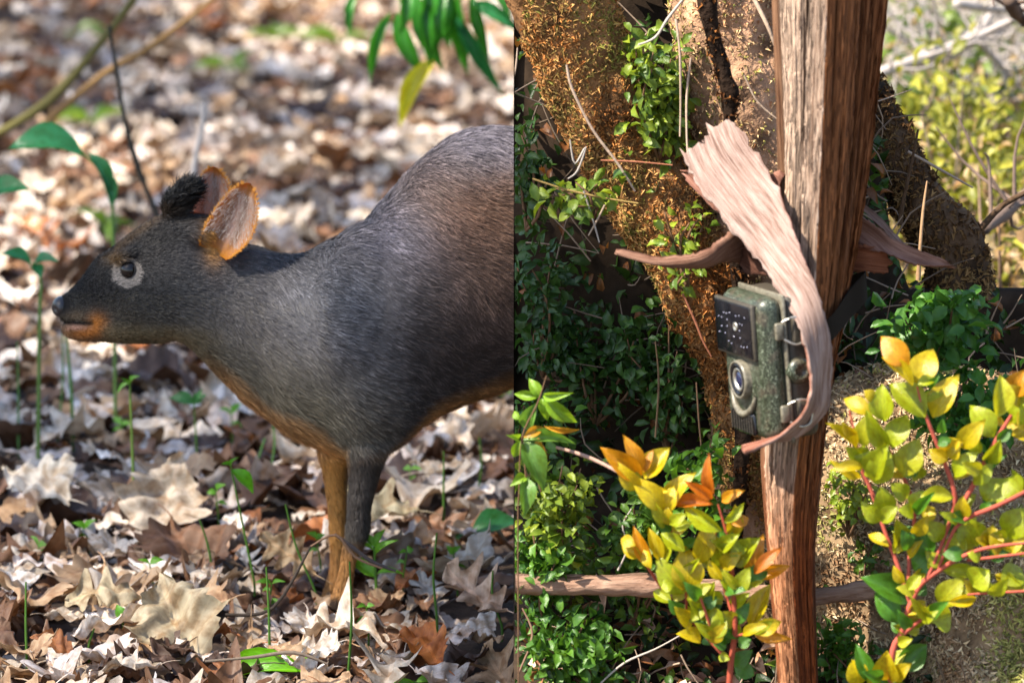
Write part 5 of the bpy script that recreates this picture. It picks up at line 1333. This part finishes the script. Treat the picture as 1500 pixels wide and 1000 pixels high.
stalk([(1330, 222, 4.6), (1380, 250, 4.6), (1425, 275, 4.6)], [4, 5, 3], (.34, .26, .20), 'thin slanting twig beside the dark trunk')
stalk([(905, 835, 4.26), (920, 800, 4.26), (912, 770, 4.26), (925, 745, 4.27)], [3, 3, 2.5, 2], GREY, 'grey twig rising from the fallen branch')
stalk([(880, 1000, 4.22), (915, 970, 4.22), (960, 950, 4.22), (1000, 928, 4.22)], [3, 3.5, 3, 2], GREY, 'grey twig lying low under the fallen branch')
stalk([(760, 985, 4.23), (780, 930, 4.24), (765, 890, 4.25)], [4, 4, 3], (.20, .12, .08), 'brown stem leaning below the fallen branch end')

# ------------------------------------------------------------------ foreground plants with large leaves
T_oval2 = leaf_template('oval', 9, .25, .16, 2)
T_oval3 = leaf_template('oval', 9, .10, .34, 2)
T_lance2 = leaf_template('lance', 10, .22, .35, 2)
def leafy(name, label, cat, foot_px, Y, stems, leaves, o, s, stem_col, pal, seed, spread=.03, shapes=(T_oval2, T_oval3)):
    r = np.random.default_rng(seed)
    f = W(o[0] + foot_px[0] / s, o[1] + foot_px[1] / s, Y); foot = Vector((f.x, Y, -.01))
    root = empty(name, tuple(foot), label, cat)
    sc = Y / F * 1.03
    first = True
    for st in stems:
        pts = [W(o[0] + x / s, o[1] + y / s, Y + dy) for x, y, dy in st['p']]
        if st.get('foot'): pts = [foot] + pts
        stem_obj('stem', root, foot, pts, [w * sc / 2 * .78 for w in st['w']], np.array(stem_col) * r.uniform(.85, 1.15), 7)
    extra = []
    for st in stems:      # smaller leaves in pairs along the stems
        if name == 'whorled_plant': break
        q = catmull(np.array([p[:2] for p in st['p']]), 40)
        for k in range(4, 40, 5):
            for sg in (-1, 1):
                if r.random() < .45: continue
                tx = sg * r.uniform(40, 85); ty = -r.uniform(10, 80); extra.append((q[k][0], q[k][1], q[k][0] + tx, q[k][1] + ty, r.uniform(34, 62), r.choice(['g', 'y', 'g', 'd', 'l'])))
    for (x0, y0, x1, y1, w, c) in list(leaves) + extra:
        dy = r.uniform(-spread, spread)
        b = W(o[0] + x0 / s, o[1] + y0 / s, Y + dy * .5); t = W(o[0] + x1 / s, o[1] + y1 / s, Y + dy * .5 - r.uniform(-.012, .022))
        nm = unit(np.array([r.uniform(-.6, .35), -1.0, r.uniform(.0, .8)]))
        leaf_obj(root, foot, b, t, w / s * sc * 1.14, nm, shapes[r.integers(len(shapes))], M_green_o, np.array(pal[c]) * r.uniform(.85, 1.15))
    return root
PALY = {'y': (.50, .40, .010), 'o': (.58, .26, .012), 'g': (.32, .38, .012), 'd': (.07, .20, .02), 'r': (.50, .15, .015), 'l': (.40, .42, .02)}
# orange and yellow shrub in front of the post
leafy('yellow_leaf_shrub', 'young shrub with orange and yellow leaves on red stems before the fallen branch', 'shrub', (850, 1010), 4.02,
      [dict(p=[(865, 985, 0), (885, 800, 0), (880, 660, 0), (870, 520, 0), (855, 430, 0), (820, 310, .0)], w=[13, 12, 11, 10, 8, 7, 4], foot=1),
       dict(p=[(850, 900, 0), (720, 760, .01), (640, 680, .01), (560, 570, .015), (500, 470, .02)], w=[9, 8, 7, 6, 3]),
       dict(p=[(700, 740, .01), (690, 560, .01), (650, 430, .01), (605, 340, .01), (530, 220, .015)], w=[5, 6, 7, 7, 4]),
       dict(p=[(810, 850, 0), (790, 780, -.01), (745, 650, -.01)], w=[6, 6, 4]), dict(p=[(885, 820, 0), (960, 800, -.01)], w=[6, 4]), dict(p=[(870, 720, 0), (835, 600, .01), (810, 400, .02)], w=[6, 5, 3]), dict(p=[(880, 660, 0), (950, 600, 0)], w=[5, 3])],
      [(525, 215, 380, 100, 80, 'o'), (525, 195, 480, 62, 58, 'o'), (535, 212, 625, 92, 84, 'y'), (530, 190, 556, 108, 44, 'o'), (520, 258, 443, 178, 66, 'y'), (610, 335, 513, 218, 80, 'y'), (620, 330, 690, 195, 78, 'y'), (645, 315, 795, 302, 52, 'r'),
       (800, 280, 765, 148, 46, 'r'), (830, 300, 897, 262, 42, 'o'), (800, 290, 698, 225, 40, 'r'), (835, 415, 683, 318, 62, 'g'), (630, 410, 568, 312, 48, 'g'), (650, 400, 717, 385, 44, 'g'), (640, 395, 622, 335, 44, 'y'), (870, 440, 890, 320, 62, 'y'), (875, 390, 945, 360, 44, 'o'),
       (690, 492, 600, 420, 54, 'g'), (560, 548, 494, 405, 54, 'o'), (600, 530, 556, 405, 50, 'y'), (600, 530, 640, 455, 74, 'g'), (690, 662, 588, 535, 88, 'g'), (705, 655, 700, 490, 116, 'y'), (740, 545, 795, 398, 78, 'y'), (860, 552, 808, 472, 64, 'g'),
       (885, 545, 965, 445, 92, 'g'), (935, 600, 985, 440, 62, 'o'), (955, 580, 1092, 552, 52, 'o'), (955, 580, 1050, 480, 46, 'r'), (945, 788, 1015, 618, 74, 'y'), (955, 808, 1087, 835, 44, 'o'), (955, 800, 1058, 768, 62, 'y'), (880, 655, 938, 568, 60, 'g'), (840, 680, 768, 665, 48, 'g'),
       (760, 832, 693, 800, 60, 'y'), (785, 842, 838, 788, 56, 'y'), (745, 762, 680, 700, 56, 'g'), (840, 780, 770, 708, 66, 'g'), (880, 660, 828, 558, 46, 'g'), (865, 908, 820, 893, 36, 'g'), (960, 970, 885, 935, 62, 'd'), (900, 860, 945, 828, 46, 'd'), (640, 690, 570, 640, 50, 'g'), (860, 790, 910, 750, 44, 'g'), (620, 345, 640, 250, 60, 'y'), (560, 560, 530, 480, 40, 'y'), (760, 700, 800, 620, 60, 'g'), (720, 760, 770, 690, 50, 'g'), (880, 940, 935, 880, 60, 'd')],
      (740, 620), 2.631, (.36, .075, .04), PALY, 301)
# large yellow green shrub on the right
Y3 = 4.00
P7 = [(545, 552, 612, 362, 128, 'y'), (505, 450, 372, 318, 112, 'o'), (525, 548, 385, 405, 66, 'y'), (585, 702, 418, 532, 136, 'g'), (615, 706, 722, 503, 116, 'y'), (385, 724, 368, 548, 112, 'g'), (402, 852, 298, 688, 84, 'g'), (325, 692, 188, 598, 76, 'y'), (420, 852, 482, 683, 112, 'g'), (250, 852, 126, 733, 66, 'y'), (275, 852, 288, 708, 86, 'l'),
      (285, 945, 212, 858, 102, 'g'), (480, 992, 532, 818, 124, 'l'), (330, 1005, 382, 848, 116, 'g'), (275, 1005, 148, 938, 46, 'y'), (650, 868, 745, 828, 86, 'y'), (690, 922, 608, 868, 74, 'g'), (750, 852, 848, 742, 96, 'y'), (720, 992, 812, 878, 86, 'g'), (940, 702, 962, 502, 104, 'l'), (1000, 602, 1070, 478, 110, 'o'), (920, 802, 826, 648, 116, 'g'), (1000, 722, 1090, 618, 130, 'g'),
      (850, 884, 806, 798, 66, 'g'), (1010, 792, 1090, 758, 90, 'y'), (665, 782, 668, 718, 44, 'd'), (1040, 760, 1120, 690, 110, 'y'), (330, 620, 300, 575, 60, 'y'), (880, 920, 950, 830, 80, 'g'), (600, 560, 650, 500, 36, 'd'), (1060, 640, 1010, 560, 90, 'y')]
P7 = [((a / 3.334 + 80) * 2.7775, (b / 3.334 - 240) * 2.7775, (c / 3.334 + 80) * 2.7775, (d / 3.334 - 240) * 2.7775, w / 3.334 * 2.7775, k) for a, b, c, d, w, k in P7]
P8 = [(460, 118, 346, 118, 44, 'y'), (545, 308, 540, 228, 90, 'g'), (500, 192, 552, 68, 104, 'g'), (625, 157, 667, 15, 106, 'l'), (600, 152, 598, 58, 84, 'g'), (455, 118, 455, 42, 84, 'g'), (560, 442, 476, 383, 44, 'y'), (600, 444, 600, 345, 80, 'l'), (640, 462, 630, 395, 56, 'd'), (720, 492, 700, 335, 96, 'd'), (660, 542, 728, 478, 84, 'd'), (650, 668, 466, 568, 106, 'd'), (600, 754, 520, 636, 86, 'd'), (585, 942, 720, 845, 96, 'd'),
      (740, 542, 740, 488, 46, 'g'), (780, 542, 938, 545, 56, 'g'), (920, 445, 858, 332, 116, 'g'), (950, 268, 1018, 172, 106, 'g'), (865, 332, 860, 248, 66, 'y'), (830, 172, 902, 72, 70, 'y'), (790, 74, 842, 16, 84, 'y'), (800, 96, 726, 52, 56, 'y'), (880, 452, 782, 418, 86, 'g'), (1030, 405, 1115, 305, 116, 'g'), (900, 602, 962, 542, 104, 'g'), (1020, 592, 1115, 527, 96, 'g'), (760, 682, 848, 588, 96, 'l'), (800, 672, 925, 655, 46, 'y'), (740, 744, 822, 725, 104, 'g'), (680, 744, 670, 688, 56, 'g'), (632, 784, 588, 768, 40, 'g'),
      (690, 242, 828, 240, 66, 'l'), (700, 332, 745, 285, 76, 'y'), (500, 1005, 428, 845, 66, 'd'), (440, 1010, 428, 915, 104, 'y'), (560, 995, 548, 885, 104, 'y'), (570, 985, 625, 935, 66, 'y'), (640, 250, 590, 200, 70, 'g'), (660, 300, 700, 230, 80, 'g'), (660, 420, 620, 360, 60, 'd'), (780, 420, 730, 350, 76, 'g'), (840, 400, 800, 330, 60, 'd'), (960, 460, 990, 360, 90, 'y'), (1040, 430, 980, 395, 60, 'g'), (820, 520, 790, 470, 46, 'd'), (1100, 230, 1030, 170, 100, 'g'), (1000, 280, 960, 210, 70, 'd'), (690, 170, 660, 110, 60, 'g'), (1060, 600, 1000, 560, 70, 'y'), (960, 640, 1040, 600, 60, 'g'), (640, 620, 690, 560, 50, 'g')]
leafy('yellow_green_shrub', 'large sunlit shrub with glossy yellow green leaves on pink red stems', 'shrub', (560, 1010), Y3,
      [dict(p=[(570, 930, 0), (610, 800, 0), (650, 680, 0), (690, 600, 0), (760, 545, 0), (850, 490, -.01), (960, 450, -.02), (1130, 428, -.03)], w=[14, 13, 12, 12, 11, 10, 8, 7, 5], foot=1),
       dict(p=[(650, 680, 0), (600, 530, .01), (540, 370, .015), (490, 220, .02), (445, 120, .02), (430, 20, .02), (400, -110, .02)], w=[9, 9, 8, 8, 7, 5, 3]),
       dict(p=[(640, 640, 0), (645, 480, .02), (665, 300, .02), (620, 160, .02), (560, 40, .02)], w=[7, 7, 7, 6, 3]),
       dict(p=[(720, 570, 0), (790, 400, 0), (830, 250, 0), (790, 110, 0), (745, 0, 0), (700, -120, 0), (675, -210, 0)], w=[7, 8, 9, 9, 8, 7, 3]),
       dict(p=[(760, 545, 0), (820, 390, -.01), (880, 330, -.01), (1000, 280, -.02), (1130, 215, -.02)], w=[6, 7, 9, 9, 8]),
       dict(p=[(830, 320, 0), (880, 240, 0), (940, 130, 0), (1000, 10, 0), (1060, -90, 0)], w=[8, 10, 11, 10, 6]),
       dict(p=[(620, 800, 0), (690, 745, 0), (740, 735, 0)], w=[9, 7, 4]), dict(p=[(880, 500, 0), (970, 490, -.01), (1130, 470, -.02)], w=[5, 6, 5]), dict(p=[(880, 640, -.01), (960, 634, -.01), (1130, 625, -.02)], w=[4, 5, 5]), dict(p=[(570, 930, 0), (520, 1010, 0), (500, 1080, 0)], w=[6, 5, 3])],
      P7 + P8, (1100, 640), 2.7775, (.42, .09, .06), PALY, 302)
# green whorled plant beside the seam
leafy('whorled_plant', 'green plant with whorls of long pointed leaves at the cut end of the bank', 'plant', (60, 1300), 4.10,
      [dict(p=[(55, 1200, 0), (60, 1000, 0), (72, 770, 0), (130, 640, 0), (150, 590, 0), (178, 500, 0)], w=[3, 3, 3, 3, 3, 3, 2], foot=1), dict(p=[(90, 940, 0), (75, 770, 0)], w=[4, 3])],
      [(150, 590, 105, 512, 46, 'a'), (145, 592, 32, 578, 38, 'a'), (155, 595, 188, 688, 56, 'a'), (160, 588, 268, 584, 36, 'a'), (165, 597, 308, 712, 62, 'a'), (130, 622, 70, 752, 62, 'b'), (75, 772, 302, 768, 52, 'b'), (75, 778, 178, 978, 92, 'b'), (65, 780, 34, 858, 46, 'a'), (80, 765, 172, 716, 40, 'o'), (140, 770, 170, 870, 50, 'o'), (60, 772, 32, 760, 30, 'a'), (92, 935, 92, 1095, 66, 'b'), (88, 930, 34, 962, 42, 'a'), (170, 720, 325, 742, 22, 'o'), (60, 690, 34, 650, 30, 'a')],
      (740, 380), 2.941, (.16, .09, .05), {'a': (.22, .40, .03), 'b': (.13, .28, .05), 'o': (.50, .26, .03)}, 303, .015, (T_lance2,))

# ------------------------------------------------------------------ far scrub on the sunny slope
def scrub():
    r = np.random.default_rng(404)
    def hz(x, y):
        d = (HILL['V'][:, 0] - x) ** 2 + (HILL['V'][:, 1] - y) ** 2; return HILL['V'][d.argmin(), 2]
    spots = [(1330, 90, 6.4, 0), (1385, 40, 7.0, 2), (1440, 110, 6.8, 2), (1330, 200, 6.0, 1), (1430, 230, 6.1, 1), (1480, 260, 6.0, 1), (1480, 60, 7.4, 2), (1370, 150, 6.5, 2), (1300, 30, 6.8, 0), (1450, 330, 5.6, 1), (1490, 400, 5.3, 3), (1400, 300, 5.7, 3), (1500, 170, 6.6, 2), (1410, 180, 6.5, 3), (1285, 260, 5.7, 1), (1290, 330, 5.5, 3), (1470, 10, 7.8, 0)]
    names = ['sunlit green bush beside the top of the dark trunk', 'grey leafless tangle of twigs behind the sunlit green bush', 'grey tangle of twigs under the forked pale branch', 'yellow green bush beside the middle of the dark trunk', 'yellow green bush in the middle of the dry slope', 'yellow green bush above the dark dead branch', 'grey tangle of twigs under the pale level branch', 'grey tangle of twigs between the sunlit bush and the forked branch', 'green bush partly hidden by the top of the post', 'yellow green bush at the foot of the slope', 'russet dry bush lowest on the slope', 'russet and tan dry bush just above the foot of the dark trunk', 'grey tangle of twigs below the thin dropping branch', 'russet dry bush among the grey tangles', 'yellow green bush seen between the post and the dark trunk', 'tan dry bush between the post and the dark trunk', 'green bush at the top of the slope']
    for i, (px, py, Y, k) in enumerate(spots):
        c = np.array(W(px, py, Y)); g = hz(c[0], Y); c[2] = max(c[2], g + .04)
        foot = np.array([c[0], Y, g - .02])
        root = empty(['green_bush', 'yellow_bush', 'bare_bush', 'dry_bush'][k], tuple(foot), names[i], 'bush', 'bushes on the sunny slope')
        hgt = max(c[2] - g, .05) + .10
        parts = []; tips = []
        for s in range(16 if k != 2 else 46):
            a = r.uniform(0, 6.28); sp = r.uniform(.05, .24)
            t = foot + np.array([math.cos(a) * sp, math.sin(a) * sp, hgt * r.uniform(.5, 1.15)]); m = foot + (t - foot) * .5 + r.normal(0, .03, 3)
            parts.append(tube([foot, m, t], [.005, .003, .001], 4, 9, cap=False)); tips.append(catmull([foot, m, t], 20))
            if k == 2:
                for q in range(3):
                    b0 = tips[-1][r.integers(6, 19)]; e = b0 + unit(r.normal(0, 1, 3)) * r.uniform(.05, .16)
                    parts.append(tube([b0, (b0 + e) / 2 + r.normal(0, .01, 3), e], [.002, .0016, .0006], 4, 5, cap=False))
        v, f = join(parts)
        link('twigs', mesh_np('twigs', v - foot, f, np.tile([(.22, .17, .12), (.25, .19, .14), (.42, .38, .35), (.30, .2, .14)][k], (len(v), 1))), M_twig, root)
        n = [900, 800, 140, 500][k]
        K = r.integers(len(tips), size=n); tt = np.clip(r.beta(2.5, 1.1, n) * 19, 0, 19).astype(int)
        P = np.array([tips[a][b] for a, b in zip(K, tt)]) + r.normal(0, .035, (n, 3))
        c0, c1 = [((.06, .11, .02), (.20, .26, .04)), ((.20, .20, .03), (.42, .38, .05)), ((.30, .26, .20), (.40, .36, .26)), ((.30, .16, .07), (.48, .34, .18))][k]
        w = r.random((n, 1)); C = np.array(c0) * (1 - w) + np.array(c1) * w
        v, f, cc = scatter_leaves(P, unit(P - c + np.array([0, 0, -.02])), r.uniform(.014, .034, n), C, T_small, 500 + i)
        v[:, 0] = np.maximum(v[:, 0], .3)
        link('foliage', mesh_np('foliage', v - foot, f, cc), M_green, root)
    for i, pts in enumerate([[(1280, 110), (1350, 85), (1420, 60), (1500, 20)], [(1310, 98), (1380, 85), (1440, 40), (1455, 0)], [(1400, 5), (1440, 12), (1500, 15)], [(1420, 50), (1460, 90), (1510, 150)], [(1478, 0), (1490, 20), (1510, 40)], [(1440, 335), (1470, 310), (1510, 285)]]):
        Y = [6.0, 6.1, 6.0, 6.2, 5.2, 5.0][i]
        P = [np.array(W(x, y, Y + .05 * j)) for j, (x, y) in enumerate(pts)]
        base = min(P, key=lambda p: p[2]).copy()
        parts = [tube(P, [[.009, .009, .007, .005, .010, .010][i]] * 2 + [.004], 7, wob=.25, seed=i)]
        path = catmull(P, 30)
        for q in range(9):
            b0 = path[r.integers(3, 29)]; e = b0 + np.array([r.uniform(-.1, .15), r.normal(0, .05), r.uniform(-.06, .14)])
            parts.append(tube([b0, (b0 + e) / 2 + r.normal(0, .012, 3), e], [.003, .002, .0008], 5, 6, cap=False))
        v, f = join(parts)
        o = link('bare_branch', mesh_np('bare_branch', v - base, f, np.tile([(.46, .40, .37), (.40, .35, .32), (.45, .40, .36), (.42, .37, .34), (.12, .08, .06), (.20, .14, .11)][i], (len(v), 1))), M_twig); o.location = base
        tag(o, ['long pale bare branch sweeping over the sunny slope', 'forked pale branch crossing the long bare branch', 'pale level branch high on the sunny slope', 'thin grey branch dropping across the sunny slope', 'short dark branch at the top of the slope', 'dark dead branch low at the foot of the slope'][i], 'branch')
scrub()
